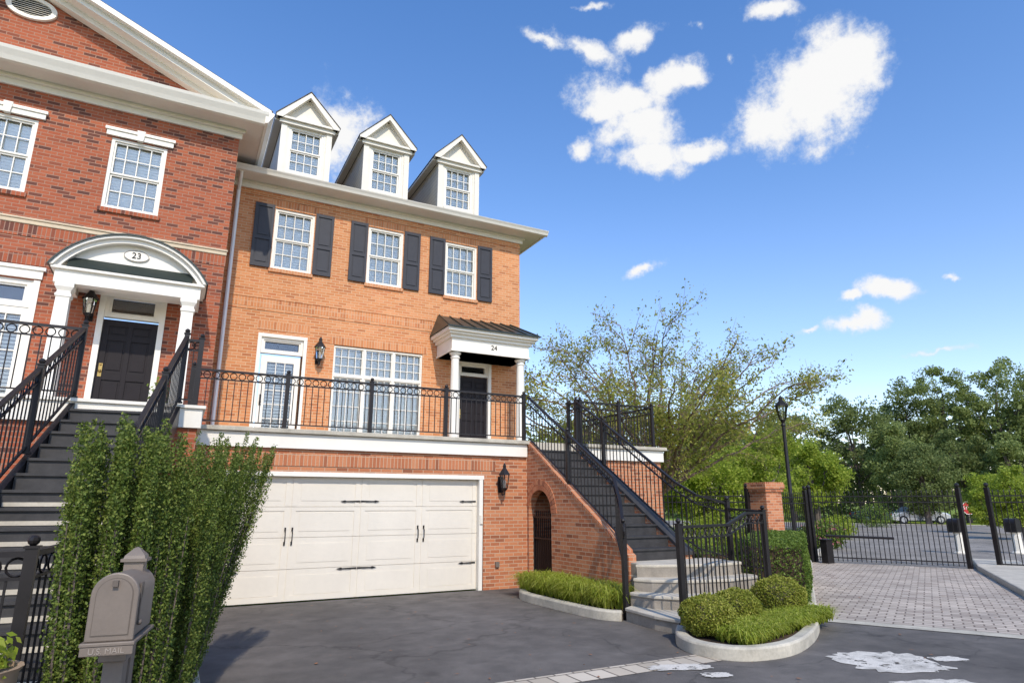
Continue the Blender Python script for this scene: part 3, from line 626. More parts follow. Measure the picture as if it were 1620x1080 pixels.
casing(H3,-1.56,-.64,F3,5.58,Y23,.1)
paneldoor(H3,-1.57,-.63,F3,5.06,Y23+.06,hx=-1.49)
window(H3,-1.56,-.64,5.1,5.58,Y23,1,1,False,False,fw=.07)
b=MB(); b.box(-8.1,.86,13.28,Y23+.02,9.62,9.67).box(.4,.86,Y23+.02,26,9.62,9.67); b.build('soffit','white',H3)
b=MB(); b.box(-7.6,.45,Y23-.05,Y23-.002,9.42,9.618).box(-7.6,.50,Y23-.12,Y23-.05,9.54,9.617); b.build('frieze','white',H3)
b=MB(); b.prism([(-8.1,y,z) for y,z in [(13.3,9.60),(13.24,9.62),(13.2,9.70),(13.14,9.80),(13.12,9.86),(13.16,9.88),(Y23,9.95),(Y23,9.68),(13.3,9.68)]],(9.0,0,0)); b.prism([(x,13.16,z) for x,z in [(.84,9.60),(.9,9.62),(.94,9.70),(1.0,9.80),(1.02,9.86),(.98,9.88),(.84,9.9)]],(0,12.8,0)); b.build('cornice','white',H3)
gs=.43; pk=(-3.6,9.95+gs*4.55)
b=MB()
for sx in (-1,1):
    e=(-3.6+sx*4.55,9.95)
    for (y0_,th,o_) in ((13.2,.12,.0),(13.34,.12,-.11),(13.6,.13,-.22)):
        b.prism([(e[0],y0_,e[1]+o_+.0),(pk[0],y0_,pk[1]+o_+.0),(pk[0],y0_,pk[1]+o_-th+.0),(e[0],y0_,e[1]+o_-th+.0)] if o_==0 else [(e[0]-sx*abs(o_)/gs*.8,y0_,9.92),(pk[0],y0_,pk[1]+o_+.0),(pk[0],y0_,pk[1]+o_-th+.0),(e[0]-sx*(abs(o_)+th)/gs,y0_,9.92)],(0,13.79-y0_,0))
b.build('rake_board','white',H3)
b=MB()
for sx in (-1,1):
    a=Vector((-3.6+sx*4.58,13.22,9.94)); c_=Vector((pk[0],13.22,pk[1]+.005)); dn=Vector((0,0,.02)); b.add([a,c_,c_+dn,a+dn]+[Vector((p.x,26,p.z)) for p in (a,c_,c_+dn,a+dn)],[(0,1,2,3),(7,6,5,4),(0,4,5,1),(1,5,6,2),(2,6,7,3),(3,7,4,0)])
b.build('roof','shingle',H3)
p=onY(52,15,Y23); vx,vz=-3.6,p.z
b=MB(); n=28
ov=lambda rx,rz,y: [(vx+rx*math.cos(2*math.pi*k/n),y,vz+rz*math.sin(2*math.pi*k/n)) for k in range(n)]
b.add(ov(.42,.25,Y23-.06)+ov(.33,.18,Y23-.06)+ov(.42,.25,Y23)+ov(.33,.18,Y23),[(k,(k+1)%n,n+(k+1)%n,n+k) for k in range(n)]+[(k,2*n+k,2*n+(k+1)%n,(k+1)%n) for k in range(n)]+[(n+k,n+(k+1)%n,3*n+(k+1)%n,3*n+k) for k in range(n)])
for j in range(-3,4):
    z=j*.045; hw_=.33*math.sqrt(max(0,1-(z/.18)**2)); b.beam((vx-hw_,Y23-.03,vz+z),(vx+hw_,Y23-.03,vz+z),.035,.008,(0,-.8,1))
b.build('gable_vent','white',H3)
b=MB(); b.prism(ov(.33,.18,Y23-.012),(0,.01,0)); b.build('vent_back','dark',H3)
pcx=-1.13
b=MB(); b.box(-2.28,.02,12.86,13.05,5.38,5.62).box(-2.28,-2.02,13.05,13.79,5.38,5.62).box(-.24,.02,13.05,13.79,5.38,5.62).box(-2.02,-.24,13.05,13.79,5.5,5.60).box(-2.34,.08,12.80,13.79,5.62,5.67)
P3=b.build('portico','white',H3,bev=.006)
Rr_=1.40; cz=5.66+.74-Rr_
def arcpts(r,zmin,y,n=24):
    a0=math.asin((zmin-cz)/r); return [(pcx+r*math.cos(a),y,cz+r*math.sin(a)) for a in [a0+(math.pi-2*a0)*k/n for k in range(n+1)]]
def arcband(b,r0,r1,y0,y1,zmin=5.672):
    O=arcpts(r1,zmin,y0);I=arcpts(r0,zmin,y0); n=len(O); O2=[(p[0],y1,p[2]) for p in O];I2=[(p[0],y1,p[2]) for p in I]
    b.add(O+I+O2+I2,[(k,k+1,n+k+1,n+k) for k in range(n-1)]+[(k,2*n+k,2*n+k+1,k+1) for k in range(n-1)]+[(n+k,n+k+1,3*n+k+1,3*n+k) for k in range(n-1)]+[(0,n,3*n,2*n),(n-1,3*n-1,4*n-1,2*n-1)])
b=MB(); arcband(b,1.28,1.36,12.84,13.78); arcband(b,1.36,1.405,12.77,13.78); b.build('arched_pediment','white',P3,True)
b=MB(); arcband(b,1.406,1.43,12.74,13.79,5.67); b.prism([(-2.12,y,z) for y,z in ((12.79,5.673),(12.975,5.90),(12.975,5.673))],(1.98,0,0)); b.build('portico_roof','metalroof',P3,True)
b=MB(); b.prism(arcpts(1.29,5.675,12.98),(0,.04,0)); b.build('tympanum','white',P3)
pz=6.09
b=MB(); b.prism([(pcx+.02+.21*math.cos(2*math.pi*k/24),12.955,pz+.115*math.sin(2*math.pi*k/24)) for k in range(24)],(0,.024,0)); b.build('number_plaque','white',P3)
b=MB(); e=[(pcx+.02+.20*math.cos(2*math.pi*k/24),12.95,pz+.105*math.sin(2*math.pi*k/24)) for k in range(25)]; b.path(e,.005,.005,4); b.build('plaque_border','taupe',P3)
text('23',.16,(pcx+.02,12.948,pz),(R(90),0,0),'dark',P3,'house_number')
for x in (-2.10,-.16):
    b=MB(); k_=1.414; b.lathe([(.15*k_,F3),(.15*k_,F3+.15),(.125*k_,F3+.17),(.10*k_,5.12),(.12*k_,5.14),(.12*k_,5.18),(.10*k_,5.2),(.10*k_,5.24),(.14*k_,5.31),(.14*k_,5.378)],(x,12.97,0),sq=True); b.build('column','white',P3)
p=onY(143,490,Y23); lantern(p.x,Y23,p.z-.1,'black wall lantern between the arched portico column and red brick door',1.25)
b=MB(); b.box(-7.6,.2,10.4,13.79,0,2.78); b.build('terrace_wall','brick23',H3)
b=MB(); b.box(-7.6,.24,10.34,10.398,2.72,3.0).box(-7.6,.28,10.30,13.79,3.0,3.045).box(.202,.25,10.4,11.9,2.72,3.0); b.build('terrace_fascia','white',H3)
# stairs 23 rotated frame
S3=thing('brick_staircase','dark staircase with iron railings climbing to the black door of the red brick house','stairs',(-.9,8,0))
O3=Vector((-.72,10.3,0)); d3=Vector((-.119,-.993,0)); s3=Vector((.993,-.119,0))
r3=3.045/17
def loc3(l,w,z): return O3+d3*l+s3*w+Vector((0,0,z))
def obox(b,l0,l1,w0,w1,z0,z1):
    vs=[loc3(l,w,z) for z in (z0,z1) for l,w in ((l0,w0),(l0,w1),(l1,w1),(l1,w0))]
    b.add(vs,[(0,3,2,1),(4,5,6,7),(0,1,5,4),(1,2,6,5),(2,3,7,6),(3,0,4,7)])
for k in range(14):
    z=3.045-r3*(k+1); b=MB(); obox(b,.30*k,.30*(k+1),-.6,.6,z-r3*1.5,z-.032); obox(b,.30*k,.30*(k+1)+.03,-.6,.6,z-.03,z); st_=b.build('step','tread',S3)
    if k>=6:
        b=MB(); obox(b,.30*(k+1)+.001,.30*(k+1)+.008,-.57,.57,z-r3+.012,z-r3*.70); b.build('riser','concrete',st_)
zl=3.045-r3*15
b=MB(); obox(b,4.2,5.1,-1.6,.6,0,zl); b.build('landing','tread',S3)
b=MB(); obox(b,5.101,5.108,-1.55,.55,zl-.12,zl-.08); obox(b,5.101,5.108,-1.55,.55,zl-.30,zl-.26); b.build('landing_edge','concrete',S3)
for w0_ in (-.68,.6):
    b=MB(); pts=[loc3(0,w0_,2.7),loc3(0,w0_,3.0),loc3(4.25,w0_,3.00-4.25*r3/.3),loc3(4.25,w0_,2.7-4.25*r3/.3)]; b.prism(pts,s3*.07); b.build('stringer','iron',S3)
b=MB(); pts=[loc3(0,-.55,0),loc3(0,-.55,2.6),loc3(4.2,-.55,2.6-4.25*r3/.3),loc3(4.2,-.55,0)]; b.prism(pts,s3*1.1); b.build('stair_base','brick23',S3)
z3=lambda l: 3.06-l*r3/.3
for wv,lab in ((-.65,'black iron stair railing on left side of the dark staircase'),(.64,'black iron stair railing on right side of the dark staircase behind the holly')):
    t=thing('iron_railing',lab,'railing',loc3(2,wv,1))
    for l0,l1,f0 in ((0.02,1.45,True),(1.45,2.9,False),(2.9,4.25,False)): rail(t,loc3(l0,wv,z3(l0)),loc3(l1,wv,z3(l1)),1.0,f0,True)
t=thing('iron_railing','black iron railing around the lower stair landing at far left','railing',loc3(5,.5,zl))
rail(t,loc3(5.05,.56,zl),loc3(5.05,-.55,zl),1.0,True,True); rail(t,loc3(5.05,-.55,zl),loc3(5.05,-1.6,zl),1.0,False,True); rail(t,loc3(4.3,.6,zl+.02),loc3(5.05,.56,zl),1.0,False,False)
t=thing('iron_railing','black iron railing along the red brick house terrace','railing',(-3,10.4,3.05))
p0=loc3(0,-.66,0); rail(t,(p0.x-.02,10.42,3.045),(-3.0,10.42,3.045),1.0,False,True); rail(t,(-3.0,10.42,3.045),(-4.7,10.42,3.045),1.0,False,True)
t=thing('iron_railing','short black iron railing between the two terraces','railing',(0,11,3.05))
rail(t,(.12,10.42,3.045),(.12,11.9,3.045),1.0,True,False); rail(t,(loc3(0,.66,0).x,10.42,3.045),(.12,10.42,3.045),1.0,False,False)
t=thing('potted_plant','small leafy plant in dark pot beside the right portico column','plant',(-.42,13.4,3.045))
b=MB(); b.lathe([(.09,3.05),(.14,3.3),(.15,3.33),(.12,3.33),(.11,3.28)],(-.42,13.4,0)); b.build('pot','taupedark',t,True)
C=np.array([-.42,13.4,3.6])+rng.normal(size=(260,3))*np.array([.09,.09,.14]); npmesh('foliage',leafverts(C,.07),4,'hedge',t)
# ================================================================= VEGETATION
def holly(x,y,h,lean,rt,N_,seed,label,bf):
    rg=np.random.default_rng(seed); t=thing('holly_shrub',label,'shrub',(x,y,0),'upright holly shrubs in a row')
    st=MB(); Cs=[]; ncl=13; per=5; ns=ncl*per
    for q in range(ncl):
        ca=6.283*q/(ncl-4)+rg.uniform(-.2,.2) if q<ncl-4 else rg.uniform(0,6.283); crr=rg.uniform(.80,1.0) if q<ncl-4 else rg.uniform(.1,.5)
        ch=h*rg.uniform(.93,1.0)*(1-.04*crr)
        for k in range(per):
            ox,oy=rg.normal()*.022,rg.normal()*.022
            cx_,cy_=math.cos(ca)*crr,math.sin(ca)*crr; tz=ch*(1.0 if k<2 else rg.uniform(.84,.99))
            top=Vector((x+lean[0]+rt*cx_+ox,y+lean[1]+rt*cy_+oy,tz))
            base=Vector((x+.13*bf*cx_+ox*.5,y+.13*bf*cy_+oy*.5,0)); mid=Vector((x+lean[0]*.40+rt*bf*cx_+ox,y+lean[1]*.40+rt*bf*cy_+oy,tz*.42))
            P=[base*(1-s)**2+mid*2*s*(1-s)+top*s*s for s in [i/8 for i in range(9)]]
            if k%2==0: st.path(P[:7],.011,.004,4)
            n=int(N_/ns); s=rg.uniform(.02,1,n)**.9
            B=np.array(base);Mi=np.array(mid);T=np.array(top); s_=s[:,None]
            c=B*(1-s_)**2+Mi*2*s_*(1-s_)+T*s_**2
            w=(.046+.010*np.sin(s*26+q*1.7+k)+.007*np.sin(s*63+q))*np.sqrt(np.clip((1.02-s)*7,0.04,1)); off=rg.normal(size=(n,3)); off/=np.linalg.norm(off,axis=1)[:,None]; c=c+off*(w*rg.uniform(.5,1.1,n))[:,None]*np.array([1,1,.8])
            Cs.append(c)
    st.build('stems','bark',t); C=np.concatenate(Cs); npmesh('foliage',leafverts(C,.019,.65,np.array([0,0,1.]),.25),4,'holly',t)
hp=[(-.34,4.85,2.28,(-.02,.0),.235,'upright dark holly shrub nearest the mailbox, leftmost of the row',.95),
    (-.12,5.20,2.30,(-.03,0),.25,'upright holly shrub second from left in the row by the stairs',.95),
    (.08,5.95,1.95,(-.01,.05),.24,'lowest upright holly shrub in the middle of the row by the stairs',.9),
    (.18,6.55,2.33,(.13,.05),.27,'upright holly shrub second from right in the row beside the driveway',.75),
    (.26,7.25,2.42,(.40,.05),.29,'rightmost upright holly shrub leaning over the driveway',.65)]
for i,(x,y,h,l,rt_,lab,bf) in enumerate(hp): holly(x,y,h,l,rt_,60000,20+i,lab,bf)
def boxball(x,y,r,label,N_=13000,sz=.026):
    t=thing('boxwood_ball',label,'shrub',(x,y,.1),'clipped boxwood balls')
    d=rng.normal(size=(N_,3)); d/=np.linalg.norm(d,axis=1)[:,None]; q=r*(.82+.20*rng.random(N_))*(1+.05*np.sin(d[:,0]*7)+.05*np.sin(d[:,1]*9+d[:,2]*6))
    C=d*q[:,None]*np.array([1.1,1.1,.80])+np.array([x,y,.1+r*.74]); C=C[C[:,2]>.1]
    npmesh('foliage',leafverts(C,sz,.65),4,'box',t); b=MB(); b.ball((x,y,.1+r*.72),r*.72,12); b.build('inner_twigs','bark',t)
boxball(5.98,6.28,.30,'round clipped boxwood ball nearest the stair post, leftmost')
boxball(6.82,6.62,.29,'round clipped boxwood ball in the middle of the three')
boxball(7.95,6.88,.34,'round clipped boxwood ball at right beside the tall hedge')
def liriope(n,polyf,label,hh=.32,name='liriope_grass'):
    V=[]
    for k in range(n):
        x,y=polyf()
        for j in range(14):
            a=random.uniform(0,6.283); L=hh*random.uniform(.55,1.2); w=.0055; c=Vector((x,y,.09)); d=Vector((math.cos(a),math.sin(a),0)); s=Vector((-d.y,d.x,0))*w
            sp=random.uniform(.3,1.0)
            p1=c+d*L*.40*sp+Vector((0,0,L*.72)); p2=c+d*L*1.05*sp+Vector((0,0,L*random.uniform(.35,.85)))
            V+=[c-s,c+s,p1+s,p1-s,p1-s,p1+s,p2+s*.3,p2-s*.3]
    V=np.array([tuple(p) for p in V]); tag(npmesh(name,V,4,'lir'),label,'grass',kind='stuff')
def pL():
    y=random.uniform(8.35,10.95); return random.uniform(5.84 if y>9 else 5.93,6.5),y
liriope(560,pL,'bright green tufted grass in the bed beside the arch wall',.40)
def pR():
    u_=random.random(); v_=random.uniform(-.20,.34); return 5.85+2.4*u_, 5.76+.72*u_+v_
liriope(760,pR,'bright green tufted grass in front of the boxwood balls',.22)
def hedgebox(p0,p1,w,h,N_,label,mat='hedge'):
    p0=np.array(p0);p1=np.array(p1); d=p1-p0; L=np.linalg.norm(d); d/=L; n=np.array([-d[1],d[0]])
    t=thing('clipped_hedge',label,'hedge',((p0[0]+p1[0])/2,(p0[1]+p1[1])/2,.1))
    u=rng.random(N_)*L; v=(rng.random(N_)-.5)*w; z=rng.random(N_)*h; f=rng.random(N_)
    area=np.array([L*w,L*h,L*h,w*h,w*h]); area=area/area.sum(); cs=np.cumsum(area); dep=rng.random(N_)**2*.10
    A=f<cs[0];B=(f>=cs[0])&(f<cs[1]);Cc=(f>=cs[1])&(f<cs[2]);D=(f>=cs[2])&(f<cs[3]);E=f>=cs[3]
    z[A]=h-dep[A]; v[B]=-w/2+dep[B]; v[Cc]=w/2-dep[Cc]; u[D]=dep[D]; u[E]=L-dep[E]
    C=np.stack([p0[0]+d[0]*u+n[0]*v,p0[1]+d[1]*u+n[1]*v,.1+z],1); C+=.03*np.sin(C[:,[1,2,0]]*9)
    npmesh('foliage',leafverts(C,.038,.6),4,mat,t)
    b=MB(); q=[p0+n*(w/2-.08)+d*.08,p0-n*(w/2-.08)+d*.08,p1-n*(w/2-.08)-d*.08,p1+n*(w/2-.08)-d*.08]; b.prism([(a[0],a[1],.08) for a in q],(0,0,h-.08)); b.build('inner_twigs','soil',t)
hedgebox((8.72,7.62),(12.2,10.4),1.05,.94,34000,'tall clipped dark hedge along the kerb left of the paver lane')
hedgebox((8.95,9.0),(9.3,11.6),.8,.75,9000,'clipped hedge behind the stair railing')
def shellclumps(cen,Rx,Rz,nc,cr,n,rg):
    cc=[]
    while len(cc)<nc:
        p=rg.uniform(-1,1,3); q=np.linalg.norm(p)
        if .35<q<1: cc.append(cen+p*np.array([Rx,Rx,Rz]))
    cc=np.array(cc); idx=rg.integers(0,nc,n); d=rg.normal(size=(n,3)); d/=np.linalg.norm(d,axis=1)[:,None]
    rad=cr*(.45+.6*rg.random(nc))[idx]*(rg.random(n)**.45); return cc, cc[idx]+d*rad[:,None]*np.array([1,1,.75])
def roundtree(x,y,Ht,Rad,mat,label,seed,n=11000,leaf=.24,trunk=.25,name='tree',cb=.3,group=None,nc=60,cr=.36):
    rg=np.random.default_rng(seed); t=thing(name,label,'tree',(x,y,0),group)
    cz_=(Ht*(1+cb))/2; Rz=(Ht*(1-cb))/2; cen=np.array([x,y,cz_])
    cc,C=shellclumps(cen,Rad*.85,Rz*.88,nc,Rad*cr,n,rg)
    npmesh('crown',leafverts(C,leaf,.6),4,mat,t)
    b=MB(); top=Vector((x+rg.normal()*.2,y+rg.normal()*.2,cz_+Rz*.3)); b.path([Vector((x,y,-.1)),Vector((x+.1,y,Ht*.25)),Vector((x-.05,y+.1,cz_)),top],trunk,trunk*.3,8)
    for c in cc[:14]:
        s=Vector((x,y,Ht*rg.uniform(.22,.55))); m_=(s+Vector(c))/2+Vector((0,0,-.3)); b.path([s,m_,Vector(c)],trunk*.35,trunk*.08,5)
    b.build('trunk','bark',t); return t
def cherry(x,y,Ht,Rad,seed,label):
    rg=np.random.default_rng(seed); t=thing('cherry_tree',label,'tree',(x,y,0)); b=MB(); L=[]
    fork=Vector((x,y,1.9)); b.path([Vector((x+.05,y,-.1)),Vector((x,y,.9)),fork],.2,.15,9)
    nl=34
    for k in range(nl):
        a=6.283*k/nl*2.0+rg.uniform(-.2,.2); rr=Rad*(rg.uniform(.72,1.0) if k%2 else rg.uniform(.20,.7)); zz=(1.9+(Ht-1.9)*(1.0-.55*(rr/Rad)**2.2)*rg.uniform(.80,1.0))
        T=Vector((x+rr*math.cos(a),y+rr*math.sin(a),zz)); mid=fork*.5+T*.5+Vector((0,0,.7))+Vector(rg.normal(size=3))*.25
        P=[fork*(1-s)**2+mid*2*s*(1-s)+T*s*s+Vector(rg.normal(size=3))*.06 for s in [i/10 for i in range(11)]]; P[0]=fork
        b.path(P,.065,.012,6)
        for j in range(13):
            i=int(rg.integers(3,11)); s=P[i]; dr=(P[min(i+1,10)]-P[i-1]).normalized(); e=(dr+Vector(rg.normal(size=3))*.75); e.z*=.55; e=e.normalized()*rg.uniform(.7,1.7)*(1.2-.04*i)
            q=[s,s+e*.5+Vector(rg.normal(size=3))*.08,s+e]; b.path(q,.016,.006,4)
            for m_ in range(5):
                s2=q[0].lerp(q[2],rg.uniform(.2,1)); e2=(e.normalized()+Vector(rg.normal(size=3))*.8).normalized()*rg.uniform(.3,.8); b.tube(s2,s2+e2,.006,.003,3)
                low=1.3 if s2.z<Ht*.62 else .8
                for _ in range(int(rg.integers(12,28)*low)):
                    L.append(tuple(s2+e2*rg.random()+Vector(rg.normal(size=3))*.13))
    b.build('trunk','barkred',t); C=np.array(L); npmesh('crown',leafverts(C,.10,.5),4,'cherry',t); return t
cherry(14.9,17.6,8.0,6.4,5,'spreading cherry tree with thin yellowing leaves behind the staircase')
def rt(px,topy,rpx,tt,mat,label,seed,**k):
    p=at(px,topy,tt); return roundtree(p.x,p.y,p.z,rpx*tt,mat,label,seed,**k)
rt(1110,700,75,.034,'bright','bushy bright green tree behind the cherry tree trunk',1,leaf=.14,cb=.12,n=19000)
rt(1205,672,72,.036,'bright','bright green rounded tree between cherry tree and lamp post',2,leaf=.14,cb=.12,n=19000)
rt(1278,692,58,.042,'bright','lime green rounded tree just right of the lamp post',3,leaf=.15,cb=.12,n=18000)
rt(1000,720,70,.036,'midl','mid green tree low behind the terrace corner',4,leaf=.17,cb=.12,n=9000)
rt(905,690,60,.040,'midl','mid green tree behind the stair top',14,leaf=.18,cb=.15,n=9000)
rt(1340,622,70,.062,'darkl','dark green tree behind the lime green tree',5,leaf=.24,n=18000,cb=.1)
rt(1405,655,48,.056,'midl','shorter rounded tree in front of the tall dark ones',6,leaf=.21,n=15000,cb=.08)
rt(1425,588,52,.066,'darkl','tall dark tree left of the tallest pair',7,leaf=.24,n=15000,cb=.15)
rt(1478,556,60,.066,'midl','tall airy tree with open crown near centre of the far wood',8,leaf=.22,n=13500,cb=.25,nc=90,cr=.26)
rt(1560,552,66,.064,'midl','tallest tree above the right gate',9,leaf=.22,n=14500,cb=.25,nc=95,cr=.26)
rt(1505,655,52,.058,'darkl','dark rounded tree under the tall airy tree',10,leaf=.21,n=15000,cb=.06)
rt(1625,590,55,.062,'darkl','dark tree cut by the right edge of the view',11,leaf=.24,n=15000,cb=.1)
rt(1585,672,48,.054,'midl','lower green tree behind right gate',12,leaf=.20,n=14000,cb=.06)
rt(1450,700,55,.052,'darkl','low dark tree behind the parked cars',13,leaf=.19,n=14000,cb=.05)
rt(1600,732,45,.030,'bright','yellow green shrub tree behind the right gate',15,leaf=.11,n=11000,cb=.1,trunk=.1)
rt(1555,745,38,.036,'bright','yellow green shrub left of the right edge shrub',16,leaf=.12,n=9000,cb=.08,trunk=.1)
for i,(px,tt,s,l) in enumerate(((1700,.06,40,'nearest'),(1790,.06,60,'second'),(1900,.055,60,'third'),(1240,.065,60,'right'),(1130,.07,60,'left'))):
    rt(px,600 if px>1600 else 640,s,tt,'darkl',('dark background tree outside the right edge, '+l+' one') if px>1620 else ('dark background tree far behind the cherry tree, '+l+' one'),30+i,leaf=.3,n=8000,cb=.1,group='background trees')
n=60000; s_=rng.uniform(75,98,n); w_=rng.uniform(-110,110,n); z_=rng.random(n)**.8*(9.5+2.5*np.sin(w_*.23)+1.5*np.sin(w_*.71)); C=np.stack([.866*s_+.5*w_,.5*s_-.866*w_,z_],1)
tag(npmesh('wood',leafverts(C,.75,.6),4,'darkl'),'far dark wood behind the street','trees',kind='stuff')
def shrub(px,py,tt,r,mat,label,fl=False):
    p=at(px,py,tt); x,y=p.x,p.y; t=thing('shrub',label,'shrub',(x,y,0))
    d=rng.normal(size=(3200,3)); d/=np.linalg.norm(d,axis=1)[:,None]; C=d*(r*(.6+.4*rng.random(3200)))[:,None]*(1+.15*np.sin(d[:,:1]*6))*np.array([1.1,1.1,.75])+np.array([x,y,r*.6]); C=C[C[:,2]>0]
    npmesh('foliage',leafverts(C,.09,.6),4,mat,t)
    if fl: npmesh('blossom',leafverts(C[::14]+[0,0,.03],.09,.9),4,'pink',t)
shrub(1298,830,.024,.75,'hedge','dark shrub with pink blossom behind the gate',True)
shrub(1322,832,.03,.8,'bright','light green shrub beyond the gate verge')
shrub(1130,830,.021,1.0,'bright','bright shrub behind the left fence')
shrub(1180,830,.024,1.0,'hedge','dark shrub behind the brick pillar')
shrub(1385,815,.045,1.2,'hedge','dark shrub at the far street corner')
# ================================================================= FENCE, GATES, PILLAR, LAMP
def fence(p0,p1,h,label,name='iron_fence',cat='fence',frame=False,posts=(1,1),z0=.05):
    p0=Vector((*p0,0));p1=Vector((*p1,0)); d=p1-p0; L=d.length; t=thing(name,label,cat,(p0+p1)/2)
    b=MB()
    for z in ([z0+.10,h-.30,h-.14]): b.beam(p0+Vector((0,0,z)),p1+Vector((0,0,z)),.03,.03)
    if frame: b.beam(p0+Vector((0,0,z0+.05)),p0+Vector((0,0,h-.1)),.05,.05); b.beam(p1+Vector((0,0,z0+.05)),p1+Vector((0,0,h-.1)),.05,.05)
    b.build('rails','iron',t)
    b=MB(); n=int(L/.115)
    for k in range(n+1):
        q=p0+d*(k/n); b.box(q.x-.0075,q.x+.0075,q.y-.0075,q.y+.0075,z0,h-.05)
        b.lathe([(.014,h-.05),(.016,h-.03),(.002,h+.03)],(q.x,q.y,0),4)
    b.build('picket_panel','iron',t)
    for f,p in zip(posts,(p0,p1)):
        if f:
            b=MB(); b.box(p.x-.05,p.x+.05,p.y-.05,p.y+.05,0,h+.08).ball((p.x,p.y,h+.14),.06); b.build('post','iron',t)
    return t
g0=sw(21.05,-2.95); g1=sw(21.05,.72)
fence(g0,g1,1.98,'wide black iron sliding gate across the paver lane','metal_gate','gate',True)
fence(sw(21.05,1.35),sw(21.05,5.2),1.98,'second black iron gate cut by the right edge','metal_gate','gate',True)
pil=(14.3,12.55)
fence((14.75,12.65),(g0[0]-.15,g0[1]+.02),1.95,'short black iron fence between brick pillar and lamp post')
fence((13.95,12.85),(11.2,15.6),1.98,'black iron fence left of the brick pillar behind the stairs')
t=thing('gate_opener','black gate opener box with long arm beside the left gate','opener',(*sw(20.8,-2.6),0))
a=Vector((*sw(20.8,-2.6),.75)); c=Vector((*sw(20.9,-.9),.72)); b=MB(); b.tube(a,c,.035); b.build('arm','iron',t)
b=MB(); b.box(a.x-.13,a.x+.13,a.y-.11,a.y+.11,.0,.62).box(a.x-.15,a.x+.15,a.y-.13,a.y+.13,.62,.66); b.build('motor_box','iron',t,bev=.01)
t=thing('brick_pillar','short red brick pillar with corbelled cap beside the lamp post','pillar',(14.3,12.55,0))
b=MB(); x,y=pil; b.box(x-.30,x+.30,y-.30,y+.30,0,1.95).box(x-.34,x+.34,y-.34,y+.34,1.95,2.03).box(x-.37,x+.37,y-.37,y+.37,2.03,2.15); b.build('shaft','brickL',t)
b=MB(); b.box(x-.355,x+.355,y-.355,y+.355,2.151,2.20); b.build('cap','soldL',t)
t=thing('street_lamp','black post lamp with lantern head beside the brick pillar','street lamp',(16.0,13.1,0))
b=MB(); c=(16.0,13.1,-.12); b.lathe([(.2,.12),(.2,.25),(.14,.3),(.12,.8),(.09,.88),(.06,.95),(.05,4.0),(.07,4.02),(.07,4.06),(.04,4.1),(.09,4.2)],c,12); b.build('pole','iron',t,True)
b=MB()
for k in range(6): a=math.pi/3*k; b.tube((16+.09*math.cos(a),13.1+.09*math.sin(a),4.08),(16+.17*math.cos(a),13.1+.17*math.sin(a),4.48),.01,n=4)
b.lathe([(.21,4.6),(.19,4.64),(.08,4.76),(.05,4.8),(.055,4.86),(.01,4.94)],c,12); b.build('lantern_cage','iron',t)
b=MB(); b.lathe([(.085,4.205),(.163,4.598)],c,12); b.build('lamp_glass','glass',t,True)
def pedestal(px,py,tt,label,hh=1.15):
    p=at(px,py,tt); x,y=p.x,p.y; t=thing('keypad_pedestal',label,'pedestal',(x,y,0))
    b=MB(); b.lathe([(.22,0),(.22,.04),(.16,.08),(.14,hh*.55),(.17,hh*.6)],(x,y,0),8); b.build('pedestal_base','cream',t)
    b=MB(); n=10; pts=[(x-.2,y-.12,hh*.6),(x+.2,y-.12,hh*.6)]+[(x+.2*math.cos(math.pi*k/n),y-.12,hh*.85+.17*math.sin(math.pi*k/n)) for k in range(n+1)]; b.prism(pts,(0,.35,0)); b.build('keypad_box','iron',t)
pedestal(1517,850,.0215,'pale pedestal with black box beyond the gate')
pedestal(1608,850,.0215,'pale pedestal with black box at the right edge')
p=at(1531,803,.04); t=thing('stop_sign','red octagonal stop sign on thin pole beyond the gate','sign',(p.x,p.y,0))
b=MB(); b.tube((p.x,p.y,0),(p.x,p.y,p.z+.35),.03); b.build('pole','taupe',t)
e=Vector((cY,-sY,0)); nn=Vector((-sY,-cY,0)); up=Vector((0,0,1)); c=p+nn*.04
oc=lambda r,o: [c+nn*o+e*r*math.cos(R(22.5+45*k))+up*r*math.sin(R(22.5+45*k)) for k in range(8)]
b=MB(); b.prism(oc(.42,0),nn*.01); b.build('sign_border','white',t)
b=MB(); b.prism(oc(.385,.012),nn*.005); b.build('sign_face','red',t)
text('STOP',.28,c+nn*.022,(R(90),0,-YAW),'white',t,'lettering')
